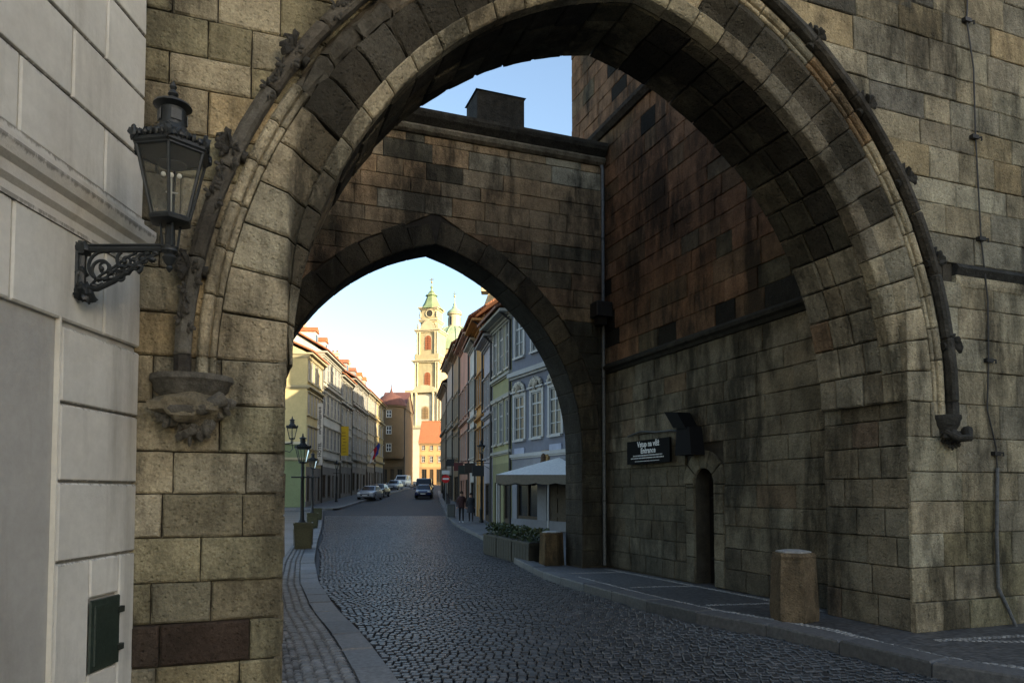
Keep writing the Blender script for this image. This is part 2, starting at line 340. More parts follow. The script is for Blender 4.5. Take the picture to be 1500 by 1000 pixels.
def cobble(x, d, w, l, h, tint):
    cs = []
    for k, (a, b) in enumerate(((-1, -1), (1, -1), (1, 1), (-1, 1))):
        cs.append((x + a * w / 2 * RND.uniform(.88, 1), d + b * l / 2 * RND.uniform(.88, 1)))
    vs_ = []
    for sc_, hh in ((1, -.03), (.97, h - .009), (.8, h)):
        for a, b in cs:
            px = x + (a - x) * sc_; pd = d + (b - d) * sc_; X, Y = W(px, pd); vs_.append((X, Y, zg(pd) + hh))
    fs = [(0, 1, 5, 4), (1, 2, 6, 5), (2, 3, 7, 6), (3, 0, 4, 7), (4, 5, 9, 8), (5, 6, 10, 9), (6, 7, 11, 10), (7, 4, 8, 11), (8, 9, 10, 11)]
    return (vs_, fs, tint)
cob = []; d = 3.9
while d < 50:
    pitch = .088 + max(0, d - 12) * .0011
    x0 = max(xL(d) + .06, -d * .75 - 1.2); x1 = min(xR(d) - .05, d * .75 + 1.2); x = x0 + RND.uniform(0, .05)
    while x < x1:
        w = RND.uniform(.85, 1.18) * pitch
        arc = .16 * math.sin(x * 2.3 + .6 * math.sin(d * .7)) if d < 36 else 0
        t = RND.choice((RND.uniform(.03, .07), RND.uniform(.04, .1), RND.uniform(.07, .15))); t *= .52; w_ = RND.uniform(-.05, .05); tt = (t * (.98 + w_), t, t * (1.03 - w_))
        cob.append(cobble(x + w / 2, d + arc + RND.uniform(-.008, .008), w - .009, pitch - .009, RND.uniform(-.005, .007), tt)); x += w
    d += pitch
emit(cob, 'cobble', road, 'cobble', 300, 'cobbles')

def poly_offset(pl, off):  # offset polyline sideways (left +)
    out = []
    for i, p in enumerate(pl):
        a = pl[max(i - 1, 0)]; b = pl[min(i + 1, len(pl) - 1)]; dx, dy = b[0] - a[0], b[1] - a[1]; l = math.hypot(dx, dy); out.append((p[0] - dy / l * off, p[1] + dx / l * off))
    return out
def resample(pl, step):
    out = [pl[0]]; acc = 0
    for a, b in zip(pl, pl[1:]):
        l = math.hypot(b[0] - a[0], b[1] - a[1]); n = max(1, int(round(l / .01)))
        for i in range(1, n + 1):
            acc += l / n; p = (a[0] + (b[0] - a[0]) * i / n, a[1] + (b[1] - a[1]) * i / n)
            if acc >= step: out.append(p); acc = 0
    return out
def kerb(parent, pl, side, width, height, length, tint, limit_d=60):
    pts = resample(pl, length); inn = poly_offset(pts, side * width)
    for i in range(len(pts) - 1):
        q = [pts[i], pts[i + 1], inn[i + 1], inn[i]]; cx = sum(p[0] for p in q) / 4; cy = sum(p[1] for p in q) / 4
        if cy > limit_d or cy < 2.5: continue
        t = jit(tint, .2); hh = height + RND.uniform(-.008, .008); vs_ = []
        for sc_, h in ((.99, -.1), (.985, hh - .02), (.94, hh)):
            for p in q: X, Y = W(cx + (p[0] - cx) * sc_, cy + (p[1] - cy) * sc_); vs_.append((X, Y, zg(cy + (p[1] - cy) * sc_) + h))
        mb = MB(t); mb.add(vs_, [(0, 1, 5, 4), (1, 2, 6, 5), (2, 3, 7, 6), (3, 0, 4, 7), (4, 5, 9, 8), (5, 6, 10, 9), (6, 7, 11, 10), (7, 4, 8, 11), (8, 9, 10, 11)])
        mb.build('kerb_stone', 'granite', parent)
pavL = tag(strip(lambda d: xL(d) - (14 if d > 15 else 6), lambda d: xL(d) - .1, [0, 3] + [4 + .5 * i for i in range(100)], .11, 'pavement', 'mosaic', (.16, .16, .16)), kind='structure')
pavR = tag(strip(lambda d: xR(d) + .1, lambda d: xR(d) + 14, [-10, 3] + [4 + .5 * i for i in range(120)] + [70, 80, 96], .105, 'pavement', 'mosaic', (.125, .125, .126)), kind='structure')
kerb(pavL, LK, 1, .3, .14, .75, (.15, .15, .148))
kerb(pavR, RK, -1, .3, .13, 1.0, (.11, .11, .11), 70)
# far pavement in front of the left row of houses
pavF = tag(strip(lambda d: -22 - .057 * (d - 57), lambda d: -13.7 - .045 * (d - 57) if d > 57 else -13.7, [56.6 + 2 * i for i in range(40)], .12, 'pavement', 'mosaic', (.14, .14, .14)), kind='structure')
kerb(pavF, [(-20, 56.2), (-14.3, 56.6), (-13.7, 58), (-14.2, 70), (-15, 90), (-15.5, 110)], 1, .3, .14, 1.5, (.2, .2, .2), 112)
# small mosaic cubes of the left pavement, with straight rows along the kerb
def mosaic_cubes(parent, pl, offs, w, tint, jitter, name, dmax, h=.135):
    out = []
    for off in offs:
        pts = resample(poly_offset(pl, off), w)
        for i in range(len(pts) - 1):
            a, b = pts[i], pts[i + 1]
            if b[1] > dmax or a[1] < 3: continue
            t = RND.uniform(1 - jitter, 1 + jitter); out.append(cobble((a[0] + b[0]) / 2, (a[1] + b[1]) / 2 + RND.uniform(-.004, .004), w * .86, w * .86, h + RND.uniform(-.003, .004), tuple(q * t for q in tint)))
    mb = MB()
    for c in out: mb.add(*c)
    return tag(mb.build(name, 'granite', parent), kind='stuff')
def dense(pl, n=6):
    out = []
    for a, b in zip(pl, pl[1:]):
        for i in range(n): out.append(lerp2(a, b, i / n))
    return out + [pl[-1]]
LKd = dense(LK[:8]); RKd = dense(RK[:10])
mosaic_cubes(pavL, LKd, [.35, .45, .55, .65], .1, (.19, .19, .185), .25, 'border_setts', 22)
mosaic_cubes(pavL, LKd, [.73 + .062 * i for i in range(34)], .062, (.16, .16, .157), .6, 'mosaic_setts', 15)
mosaic_cubes(pavR, RKd, [-.36, -.42], .06, (.27, .265, .25), .2, 'pale_setts', 13, .112)
def line_setts(parent, a, b, name):
    return mosaic_cubes(parent, [a, b], [0, .05], .05, (.27, .265, .25), .2, name, 30, .11)
for Y in (12.2, 9.9, 7.9): line_setts(pavR, toC(5.75, Y + .1), toC(6.85, Y - .1), 'pale_setts')
line_setts(pavR, toC(6.86, 7.1), toC(6.86, 12.9), 'pale_setts')
line_setts(pavR, toC(6.55, 5.3), toC(9.6, 4.9), 'pale_setts'); line_setts(pavR, toC(6.75, 5.25), toC(9.2, 3.9), 'pale_setts')

# ------------------------------------------------------------------ the gate: outer arch
XC, YF, YB = 3.5, 5.7, 6.9
R1, HW, Z0 = 3.87, 3.155, 2.58
class Arch:
    def __init__(s, xc, R, hw, z0): s.xc, s.R, s.hw, s.z0 = xc, R, hw, z0
    def half(s, z, o=0):
        if z <= s.z0: return s.hw + o
        q = (s.R + o) ** 2 - (z - s.z0) ** 2
        return max(0, math.sqrt(q) - (s.R - s.hw)) if q > 0 else 0
    def apex(s, o=0): return s.z0 + math.sqrt((s.R + o) ** 2 - (s.R - s.hw) ** 2)
    def phimax(s, o=0): return math.acos((s.R - s.hw) / (s.R + o))
    def pt(s, side, phi, o):  # side -1 left, +1 right
        return (s.xc + side * ((s.R + o) * math.cos(phi) - (s.R - s.hw)), s.z0 + (s.R + o) * math.sin(phi))
A1 = Arch(XC, R1, HW, Z0)
gate = root('gate_arch', (XC, 6.3, 0), 'weathered pointed gate arch with hood mould and crockets beside the street lantern', 'gate', worldkids=True)
def wall_with_arch(arch, x0, x1, y0, y1, ztop, tint, zb=-.3, off=0.0):
    mb = MB(tint); zs = [zb, arch.z0] + [arch.z0 + (arch.apex(off) - arch.z0) * math.sin(math.pi / 2 * i / 30) for i in range(1, 31)]
    for za, zb_ in zip(zs, zs[1:]):
        for s in (-1, 1):
            ea = arch.xc + s * arch.half(za, off); eb = arch.xc + s * arch.half(zb_, off); X = x0 if s < 0 else x1
            v = [(X, y0, za), (ea, y0, za), (eb, y0, zb_), (X, y0, zb_), (X, y1, za), (ea, y1, za), (eb, y1, zb_), (X, y1, zb_)]
            mb.add(v, [(0, 1, 2, 3), (4, 7, 6, 5), (1, 5, 6, 2), (0, 3, 7, 4)])
    mb.add([(x0, y0, zs[-1]), (x1, y0, zs[-1]), (x1, y0, ztop), (x0, y0, ztop), (x0, y1, zs[-1]), (x1, y1, zs[-1]), (x1, y1, ztop), (x0, y1, ztop)], [(0, 1, 2, 3), (4, 7, 6, 5), (3, 2, 6, 7), (0, 3, 7, 4), (1, 5, 6, 2)])
    return mb
cm = wall_with_arch(A1, -2.6, 6.98, YF + .33, YB - .03, 9.2, (.07, .06, .045), off=.09); cf_ = wall_with_arch(A1, -2.6, 7.3, YF + .03, YF + .325, 9.2, (.07, .06, .045), off=.5)
cm.add(cf_.v, cf_.f, (.07, .06, .045)); cm.box(XC - 3.66, XC - 3.24, YF + .032, YF + .326, -.3, Z0 - .002); cm.box(XC + 3.24, XC + 3.66, YF + .032, YF + .326, -.3, Z0 - .002)
core = cm.build('wall_core', 'mortar', gate)
FRONT = (lambda a, b: Vector((a, YF, b)), Vector((0, -1, 0)))
rr = random.Random(5); st = []
# pier and spandrel on the house side
zsL = [.1, .36, .66, .95, 1.27, 1.585, 1.89, 2.24, 2.58]
cs = list(zip(zsL, zsL[1:])) + courses(2.58, 9.1, .24, .36, rr)
for z0, z1 in cs:
    o = .58
    if z1 <= Z0 + .01: e0 = e1 = XC - 3.2
    else: e0 = XC - A1.half(z0, o) ; e1 = XC - A1.half(z1, o)
    if z1 > A1.apex(o) - .05: continue
    for q in course_blocks(-.78, -.78, e0, e1, z0, z1, .3, .62, rr):
        pal = [(5, TAN), (3, OLIVE), (2, GREY), (1.2, TAN2), (.6, OCHRE), (.25, (.1, .088, .066))]
        if z0 < .6: pal = [(2, (.09, .078, .056)), (1, (.16, .14, .1)), (1, (.12, .1, .07))]
        if .3 < z0 < .6 and q[0][0] < -.45: t = jit(RED)
        elif z1 <= 1.6: t = pick([(4, OLIVE), (3, TAN), (2, (.22, .195, .13)), (1, TAN2)], rr)
        else: t = pick(pal, rr)
        st.append(flat_quad(FRONT, q, t, proud=rr.uniform(.0, .022), bev=.014, gap=.005))
for z0, z1 in courses(6.95, 9.1, .3, .38, rr):
    for q in course_blocks(-.78, -.78, 6.9, 6.9, z0, z1, .35, .8, rr): st.append(flat_quad(FRONT, q, pick([(5, TAN), (3, GREY)], rr), proud=rr.uniform(.0, .02)))
# spandrel over the arch
for z0, z1 in courses(4.9, 6.95, .3, .38, rr):
    for q in course_blocks(6.6, 6.6, 6.95, 6.95, z0, z1, .3, .5, rr): pass
# jamb reveals
for z0, z1 in zip([.1, .45, .78, 1.1, 1.42, 1.75, 2.1, 2.4], [.45, .78, 1.1, 1.42, 1.75, 2.1, 2.4, 2.62]):
    for side in (-1, 1):
        pl = (lambda a, b, s=side: Vector((XC + s * 3.2, a, b)), Vector((-side, 0, 0)))
        for q in course_blocks(YF - .0, YF - .0, YB, YB, z0, z1, .3, .6, rr):
            st.append(flat_quad(pl, q, pick([(3, (.25, .215, .152)), (3, (.21, .18, .125)), (.4, (.2, .145, .098))], rr), proud=rr.uniform(-.012, .006), bev=.01, gap=.005, bed=-.06))
print('gate stones', emit(st, 'stone_block', core, 'stone', 290))
def lobes(mb, c, n, t, w, s, k=5, seed=0):  # fan of curled leaf lobes: n outwards, t along, w towards the viewer
    r_ = random.Random(seed); c = Vector(c)
    for j in range(k):
        a = -1.1 + 2.2 * j / (k - 1) if k > 1 else 0; d_ = (n * math.cos(a) + t * math.sin(a)).normalized(); L_ = s * r_.uniform(.8, 1.15)
        pts = [c, c + d_ * L_ * .35 + w * L_ * .22, c + d_ * L_ * .7 + w * L_ * .38, c + d_ * L_ * .95 + w * L_ * .26, c + d_ * L_ * .98 + w * L_ * .05]
        mb.tube(pts, [s * .12, s * .24, s * .3, s * .2, s * .05], 6, None, .5)
# ring: voussoir faces, roll moulding, hood mould, soffit
NV = 17
def ringmap(side, prof):  # prof(phi) -> list of (offset, depth) ; returns a function giving points
    def grow(o, phi): return o + (.12 * max(0, 1 - phi / .75) if side < 0 and o > .4 else 0)
    return lambda phi: [Vector((A1.pt(side, phi, grow(o, phi))[0], YF + y, A1.pt(side, phi, grow(o, phi))[1])) for o, y in prof(phi)]
def sweep(fn, p0, p1, n, tint, rough=0.0, rr=rr, bev=.014):
    rings = [fn(p0 + (p1 - p0) * i / n) for i in range(n + 1)]
    if bev:
        e = bev / 3.87 / (p1 - p0); rings = [fn(p0 + (p1 - p0) * t) for t in [0, e] + [i / n for i in range(1, n)] + [1 - e, 1]]
        for r_ in (rings[0], rings[-1]):
            for p in r_: p.y += bev * .9
    if rough: rings = [[p + Vector((rr.uniform(-rough, rough), rr.uniform(-rough, rough), rr.uniform(-rough, rough))) for p in r] for r in rings]
    mb = MB(tint); mb.loft(rings); return mb
def oE(phi):  # offset of the front arris: vertical edge near the springing, then a constant chamfer
    c = (R1 - HW + 3.2) / math.cos(phi) - R1
    return min(.36, max(.045, c))
def vprof(phi):
    e = oE(phi); return [(.03, .3), (.03, .24), (.0, .19), (e * .35, .15), (e * .7, .09), (e, -.005), (max(e + .01, .41), -.005), (max(e + .01, .41), .3)]
def vprof_worn(phi): return [(.03, .3), (.03, .24), (.0, .19), (.02, .17), (.14, .12), (.27, .045), (.36, .015), (.41, .03), (.41, .3)]
def cprof(phi):
    w = .11 * min(1, phi / .35 + .15); return [(-.008, .26), (-.008, .13), (.004, .112), (w * .9, .055), (w, .06), (w + .004, .26)]
def rprof(phi):
    arc = lambda cx_, cy_, r: [(cx_ - r * math.cos(a), cy_ - r * math.sin(a)) for a in [math.radians(q) for q in (-10, 30, 60, 90, 120, 150, 190)]]
    return [(.415, .2), (.415, .03)] + arc(.442, .0, .024) + arc(.515, -.012, .043) + [(.565, .045), (.6, .06), (.6, .2)]
def wprof(phi): return [(.415, .3), (.415, .04), (.44, .005), (.5, -.012), (.54, .01), (.57, .05), (.6, .06), (.6, .3)]
def hprof(phi): return [(.6, .2), (.6, .0), (.585, -.04), (.59, -.1), (.615, -.125), (.665, -.12), (.7, -.085), (.69, .03), (.69, .2)]
PH = A1.phimax(0)
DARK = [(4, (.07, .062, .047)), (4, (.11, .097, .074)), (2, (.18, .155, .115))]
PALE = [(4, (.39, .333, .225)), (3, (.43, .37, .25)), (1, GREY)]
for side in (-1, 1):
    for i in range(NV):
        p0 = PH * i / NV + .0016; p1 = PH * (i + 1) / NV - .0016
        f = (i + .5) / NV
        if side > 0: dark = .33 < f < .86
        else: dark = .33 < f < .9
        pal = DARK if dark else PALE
        worn = side < 0 and f > .33
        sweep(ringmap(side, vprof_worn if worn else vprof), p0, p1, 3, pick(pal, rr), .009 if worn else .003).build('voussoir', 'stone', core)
        sweep(ringmap(side, cprof), p0 + .0, p1, 3, pick(PALE if side < 0 or f < .3 or f > .8 else [(1, (.2, .175, .13))], rr), .002).build('edge_moulding', 'stone', core)
        q0 = PH * (i + .3) / NV + .0012; q1 = min(PH * (i + 1.3) / NV - .0012, PH * 1.0)
        if i == 0: q0 = .0
        if worn: sweep(ringmap(side, wprof), q0, q1, 3, pick(DARK if f < .85 else [(1, OCHRE), (1, GREY)], rr), .018).build('worn_moulding', 'carved', core)
        else: sweep(ringmap(side, rprof), q0, q1, 3, pick(PALE if not (.45 < f < .7) else [(2, BROWN), (1, GREY)], rr), .001).build('roll_moulding', 'stone', core)
    for i in range(9):
        p0 = PH * 1.02 * i / 9 + .001; p1 = PH * 1.02 * (i + 1) / 9 - .001
        sweep(ringmap(side, hprof), p0, p1, 4, jit((.1, .09, .072) if side < 0 else (.06, .054, .044), .25), .004).build('hood_mould', 'carved', core)
    # roll and hood dropping to the corbel
    for prof, nm, mt, tt in ((rprof, 'roll_moulding', 'stone', PALE[0][1]), (hprof, 'hood_mould', 'carved', (.05, .046, .04))):
        pts = [[Vector((XC + side * (HW + o + (.12 if side < 0 else 0)), YF + y, z)) for o, y in prof(0)] for z in (2.44, Z0)]
        MB(jit(tt)).loft(pts).build(nm, mt, core)
    # crockets: curled leaf knobs on the back of the hood
    for k, f in enumerate((.1, .25, .4, .54, .68, .82, .95)):
        ph = PH * f; x, z = A1.pt(side, ph, .655 + (.12 * max(0, 1 - ph / .75) if side < 0 else 0)); mb = MB((.045, .042, .036)); nx = math.cos(ph) * side; nz = math.sin(ph)
        tx, tz = -side * math.sin(ph), math.cos(ph)
        mb.tube([(x - nx * .1, YF - .05, z - nz * .1), (x + nx * .02, YF - .06, z + nz * .02), (x + nx * .07 + tx * .03, YF - .08, z + nz * .07 + tz * .03), (x + nx * .1 + tx * .08, YF - .1, z + nz * .1 + tz * .08)], [.045, .035, .03, .02], 8)
        lobes(mb, (x + nx * .02, YF - .1, z + nz * .02), Vector((nx, 0, nz)), Vector((tx, 0, tz)), Vector((0, -1, 0)), .1, 5, k); mb.blob((x + nx * .02, YF - .08, z + nz * .02), .042, k, .4, 7); lobes(mb, (x + nx * .06 + tx * .04, YF - .06, z + nz * .06 + tz * .04), Vector((nx, 0, nz)), Vector((tx, 0, tz)), Vector((tx, -.3, tz)), .09, 3, k + 9)
        mb.build('crocket', 'carved', core, autos=50)
        if side < 0 and k < 5:  # trailing foliage on the hood below the knob
            mb = MB((.07, .065, .055))
            for j in range(9):
                g = ph - .012 * j; a = A1.pt(side, g, .66 + .12 * max(0, 1 - g / .75) + .035 * math.sin(j * 2.2)); sg_ = 1 if j % 2 else -1; lobes(mb, (a[0], YF - .11, a[1]), Vector((sg_ * nx, 0, sg_ * nz)), Vector((-tx, 0, -tz)), Vector((0, -1, 0)), .055, 3, j + k * 11)
            mb.build('carved_foliage', 'carved', core, autos=50)
# corbels
for side in (-1, 1):
    cx = XC + side * (HW + (.7 if side < 0 else .6)); mb = MB((.12, .11, .09) if side < 0 else (.045, .042, .036)); k = 1.0 if side < 0 else .62
    w = .26 * k
    prof = [(w * 1.1, 2.44), (w * 1.12, 2.4), (w * 1.02, 2.375), (w * .98, 2.33), (w * .78, 2.28), (w * .74, 2.23)]
    rings = [[(cx + r * math.cos(a), YF + .02 - r * .95 * math.sin(a), z) for a in [math.pi * j / 10 for j in range(11)]] for r, z in prof]
    mb.loft(rings)
    mb.blob((cx, YF - .12 * k, 2.2), .2 * k, 3, .3, 9, (.2, .17, .115) if side < 0 else None, (1.15, .7, .6)); 
    for j in range(12):
        a = j * .55; lobes(mb, (cx + (.2 - .014 * j) * k * math.cos(a * 1.3), YF - .08 * k - .04 * k * abs(math.sin(a)), 2.26 - .02 * j * k), Vector((.5 * math.cos(a * 1.3), 0, -1)).normalized(), Vector((1, 0, .2)).normalized(), Vector((0, -1, 0)), .11 * k, 3, j)
    mb.tube([(cx - .22 * k, YF - .1, 2.25), (cx - .1 * k, YF - .2, 2.17), (cx + .08 * k, YF - .23, 2.18), (cx + .21 * k, YF - .15, 2.27)], [.03, .04, .045, .06], 8)
    mb.build('corbel', 'carved', core, autos=45)
# soffit stones
st = []
for side in (-1, 1):
    n = 15
    for i in range(n):
        p0 = PH * i / n * R1; p1 = PH * (i + 1) / n * R1
        P = lambda u, v, s=side: Vector((A1.pt(s, u / R1, 0)[0], v, A1.pt(s, u / R1, 0)[1])); N = lambda u, v, s=side: Vector((-s * math.cos(u / R1), 0, -math.sin(u / R1)))
        cuts = [YF + .27, YF + .27 + rr.uniform(.2, .4), YF + .27 + rr.uniform(.5, .7), YB]
        f = i / n
        for v0, v1 in zip(cuts, cuts[1:]):
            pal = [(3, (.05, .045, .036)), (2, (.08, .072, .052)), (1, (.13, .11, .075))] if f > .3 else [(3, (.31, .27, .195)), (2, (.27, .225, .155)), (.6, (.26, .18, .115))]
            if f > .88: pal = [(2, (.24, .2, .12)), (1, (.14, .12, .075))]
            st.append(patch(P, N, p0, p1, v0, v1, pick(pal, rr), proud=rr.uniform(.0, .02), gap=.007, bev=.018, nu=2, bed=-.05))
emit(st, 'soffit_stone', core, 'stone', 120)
# small warm sunlit patch under the soffit is not built; left flank of the passage (lower gate tower)
ltower = root('gatehouse_tower', (-1.8, 9, 0), 'plain low stone gate tower hidden behind the pier beside the plaster house', 'tower', worldkids=True)
mb = MB((.2, .17, .12)); mb.box(-5.5, -.1, YB + .01, 14.0, -.3, 11.5); mb.build('wall', 'stone', ltower)
mb = MB((.12, .07, .05)); mb.loft([[(-5.7, YB, 11.5), (.05, YB, 11.5), (.05, 14.1, 11.5), (-5.7, 14.1, 11.5)], [(-2.9, 10.4, 16), (-2.7, 10.4, 16), (-2.7, 10.6, 16), (-2.9, 10.6, 16)]]); mb.build('roof', 'roof', ltower)

# ------------------------------------------------------------------ the tall bridge tower on the right
XW = 7.0; YE = 14.7; ZT = 24
tower = root('bridge_tower', (12, 10, 0), 'tall sandstone bridge tower with a small arched door and string courses', 'tower', worldkids=True)
DY0, DY1, DZ1 = 9.53, 10.05, 1.72   # door niche on the passage side, springing height
def wall_holes(mb, W0, W1, Z0_, Z1_, holes, P, depth_vec):
    xs = sorted({W0, W1} | {h[i] for h in holes for i in (0, 1)}); zs = sorted({Z0_, Z1_} | {h[i] for h in holes for i in (2, 3)})
    for a, b in zip(xs, xs[1:]):
        for c, d_ in zip(zs, zs[1:]):
            mx, mz = (a + b) / 2, (c + d_) / 2
            if any(h[0] < mx < h[1] and h[2] < mz < h[3] for h in holes): continue
            mb.add([P(a, c), P(b, c), P(b, d_), P(a, d_)], [(0, 1, 2, 3)])
    for h in holes:
        cs_ = [P(h[0], h[2]), P(h[1], h[2]), P(h[1], h[3]), P(h[0], h[3])]; bk = [Vector(p) + Vector(depth_vec) for p in cs_]
        mb.add(cs_ + bk, [(0, 1, 5, 4), (1, 2, 6, 5), (2, 3, 7, 6), (3, 0, 4, 7)])
    return mb
mb = MB((.07, .06, .045)); c0 = .03
wall_holes(mb, YF + c0, YE, -.3, ZT, [(DY0 - .02, DY1 + .02, .0, 2.02)], lambda a, b: (XW + c0, a, b), (.55, 0, 0))
mb.add([(XW + c0 + .55, DY0 - .1, 0), (XW + c0 + .55, DY1 + .1, 0), (XW + c0 + .55, DY1 + .1, 2.1), (XW + c0 + .55, DY0 - .1, 2.1)], [(0, 1, 2, 3)])
mb.add([(XW + c0 + .28, YF + c0, -.3), (17, YF + c0, -.3), (17, YF + c0, ZT), (XW + c0 + .28, YF + c0, ZT), (XW + c0, YE, -.3), (17, YE, -.3), (17, YE, ZT), (XW + c0, YE, ZT)], [(0, 1, 2, 3), (4, 7, 6, 5), (1, 5, 6, 2), (3, 2, 6, 7)])
tcore = mb.build('wall_core', 'mortar', tower)
st = []; rr = random.Random(21)
for z0, z1 in courses(.1, 2.58, .3, .4, rr) + courses(2.58, 3.95, .32, .42, rr) + courses(4.17, 9.2, .27, .38, rr):
    o = .58
    if z1 <= 2.6: e0 = e1 = XC + 3.2
    elif z0 > A1.apex(o) - .1: e0 = e1 = 6.95
    elif z1 > A1.apex(o) - .02: e0 = XC + A1.half(z0, o); e1 = e0
    else: e0 = XC + A1.half(z0, o if z0 > 2.5 else .045); e1 = XC + A1.half(z1, o)
    e0 = max(e0, 3.7); e1 = max(e1, 3.7)
    for q in course_blocks(e0, e1, 14, 14, z0, z1, .32, .85, rr):
        pal = [(5, TAN), (3.5, GREY), (2, TAN2), (.6, OCHRE), (.5, (.2, .18, .14)), (.12, (.1, .088, .066))]
        if z0 < 1.2: pal = [(3, GREY), (3, OLIVE), (1, (.2, .175, .12)), (1, TAN)]
        if q[0][0] < 6.75 and 2.6 > z0: pal = [(3, TAN2), (1, TAN)]
        st.append(flat_quad(FRONT, q, pick(pal, rr), proud=rr.uniform(.0, .014) + (.03 if z1 < .45 else 0), bev=.009, gap=.004))
n1 = emit(st, 'stone_block', tcore, 'stone', 160, 'stone_block_mass'); print('tower front', n1, len(st))
# side of the passage
SIDE = (lambda a, b: Vector((XW, a, b)), Vector((-1, 0, 0)))
st = []; rr = random.Random(33)
low = courses(.1, 4.02, .26, .36, rr); high = courses(4.22, 9.05, .28, .4, rr) + courses(9.25, 12.9, .28, .4, rr)
for z0, z1 in low + high:
    yend = 13.12 if z1 < 8.4 else YE
    segs = [(7.0, yend)]
    if z0 < 2.1: segs = [(7.0, DY0 - .26), (DY1 + .24, yend)]
    for s0, s1 in segs:
        for q in course_blocks(s0, s0, s1, s1, z0, z1, .35, .8, rr):
            yy = q[0][0]
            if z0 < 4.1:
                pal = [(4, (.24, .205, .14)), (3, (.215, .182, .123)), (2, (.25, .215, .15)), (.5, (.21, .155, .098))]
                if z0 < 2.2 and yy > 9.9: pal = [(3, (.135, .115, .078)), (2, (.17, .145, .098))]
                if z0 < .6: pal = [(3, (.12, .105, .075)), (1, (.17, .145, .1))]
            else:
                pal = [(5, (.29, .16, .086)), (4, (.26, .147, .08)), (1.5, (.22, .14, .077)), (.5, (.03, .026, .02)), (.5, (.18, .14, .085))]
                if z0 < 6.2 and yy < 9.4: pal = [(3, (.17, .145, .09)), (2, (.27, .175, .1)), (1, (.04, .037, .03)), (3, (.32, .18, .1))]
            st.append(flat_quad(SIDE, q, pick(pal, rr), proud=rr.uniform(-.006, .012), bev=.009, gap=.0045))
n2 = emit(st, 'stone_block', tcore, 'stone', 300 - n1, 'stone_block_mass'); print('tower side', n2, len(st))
# door surround stones, door leaf
st = []
for s, yj in ((-1, DY0 - .13), (1, DY1 + .12)):
    z = .1
    while z < DZ1 - .05:
        h = min(rr.uniform(.3, .5), DZ1 - z); hw = .13 if s < 0 else .12
        st.append(flat_quad(SIDE, [(yj - hw, z), (yj + hw, z), (yj + hw, z + h), (yj - hw, z + h)], pick([(2, (.22, .19, .13)), (1, (.15, .13, .09))], rr), proud=.014, bev=.012)); z += h
yc = (DY0 + DY1) / 2; rD = (DY1 - DY0) / 2
for k in range(5):
    a0 = math.pi * k / 5; a1 = math.pi * (k + 1) / 5
    P = lambda u, v: Vector((XW, yc + (rD + v) * math.cos(u / rD), DZ1 + (rD + v) * math.sin(u / rD)))
    st.append(patch(P, lambda u, v: Vector((-1, 0, 0)), a0 * rD, a1 * rD, 0, .3, pick([(2, (.22, .19, .13)), (1, (.18, .15, .1))], rr), proud=.016, nu=2))
emit(st, 'door_surround_stone', tcore, 'stone', 40)
mb = MB((.02, .018, .016)); ar = [(XW + .3, yc + rD * math.cos(math.pi * k / 12), DZ1 + rD * math.sin(math.pi * k / 12)) for k in range(13)]
mb.prism([(XW + .3, DY1, .1)] + ar + [(XW + .3, DY0, .1)], (.06, 0, 0)); door = mb.build('door', 'wood', tower)
mb = MB((.03, .03, .03))
for z in (.5, 1.5): mb.box(XW + .285, XW + .3, DY0 + .03, DY1 - .05, z - .02, z + .02)
mb.tube([(XW + .27, DY0 + .08, 1.0), (XW + .24, DY0 + .08, 1.05), (XW + .27, DY0 + .08, 1.1)], .012, 6); mb.build('ironwork', 'iron', door)
# string courses
def mould_x(y0, y1, z, prof, tint, name, par):  # along Y on plane XW, prof (out, dz)
    mb = MB(tint); n = max(1, int((y1 - y0) / 1.1))
    for i in range(n):
        a = y0 + (y1 - y0) * i / n + .003; b = y0 + (y1 - y0) * (i + 1) / n - .003
        m2 = MB(jit(tint)); m2.loft([[(XW - o, y, z + dz) for o, dz in prof] for y in (a, b)]); m2.build(name, 'carved', par)
mould_x(YB + .1, 13.1, 4.02, [(-.03, 0), (.03, 0), (.06, .05), (.12, .08), (.13, .13), (.06, .19), (-.03, .2)], (.045, .04, .03), 'string_course', tcore)
mould_x(YB + .1, YE, 9.05, [(-.03, 0), (.05, 0), (.14, .08), (.16, .14), (.1, .2), (-.03, .22)], (.06, .05, .04), 'string_course', tcore)
for i in range(6):
    a = 7.45 + i * 1.1
    m2 = MB(jit((.045, .042, .036))); m2.loft([[(x, YF + .02 - o, 4.03 + dz) for o, dz in [(-.03, 0), (.03, .0), (.06, .05), (.08, .08), (.05, .13), (-.03, .15)]] for x in (a + .003, a + 1.097)]); m2.build('string_course', 'carved', tcore)
    m2 = MB(jit(TAN2)); m2.loft([[(x, YF + .02 - o, 3.91 + dz) for o, dz in [(-.03, 0), (.03, .0), (.045, .06), (.045, .118), (-.03, .118)]] for x in (a + .003, a + 1.097)]); m2.build('string_course', 'stone', tcore)
mb = MB((.12, .07, .05)); mb.loft([[(6.8, YF - .2, ZT), (17.2, YF - .2, ZT), (17.2, YE + .2, ZT), (6.8, YE + .2, ZT)], [(11.5, 9.9, 38), (12.5, 9.9, 38), (12.5, 10.5, 38), (11.5, 10.5, 38)]]); mb.build('roof', 'roof', tower)
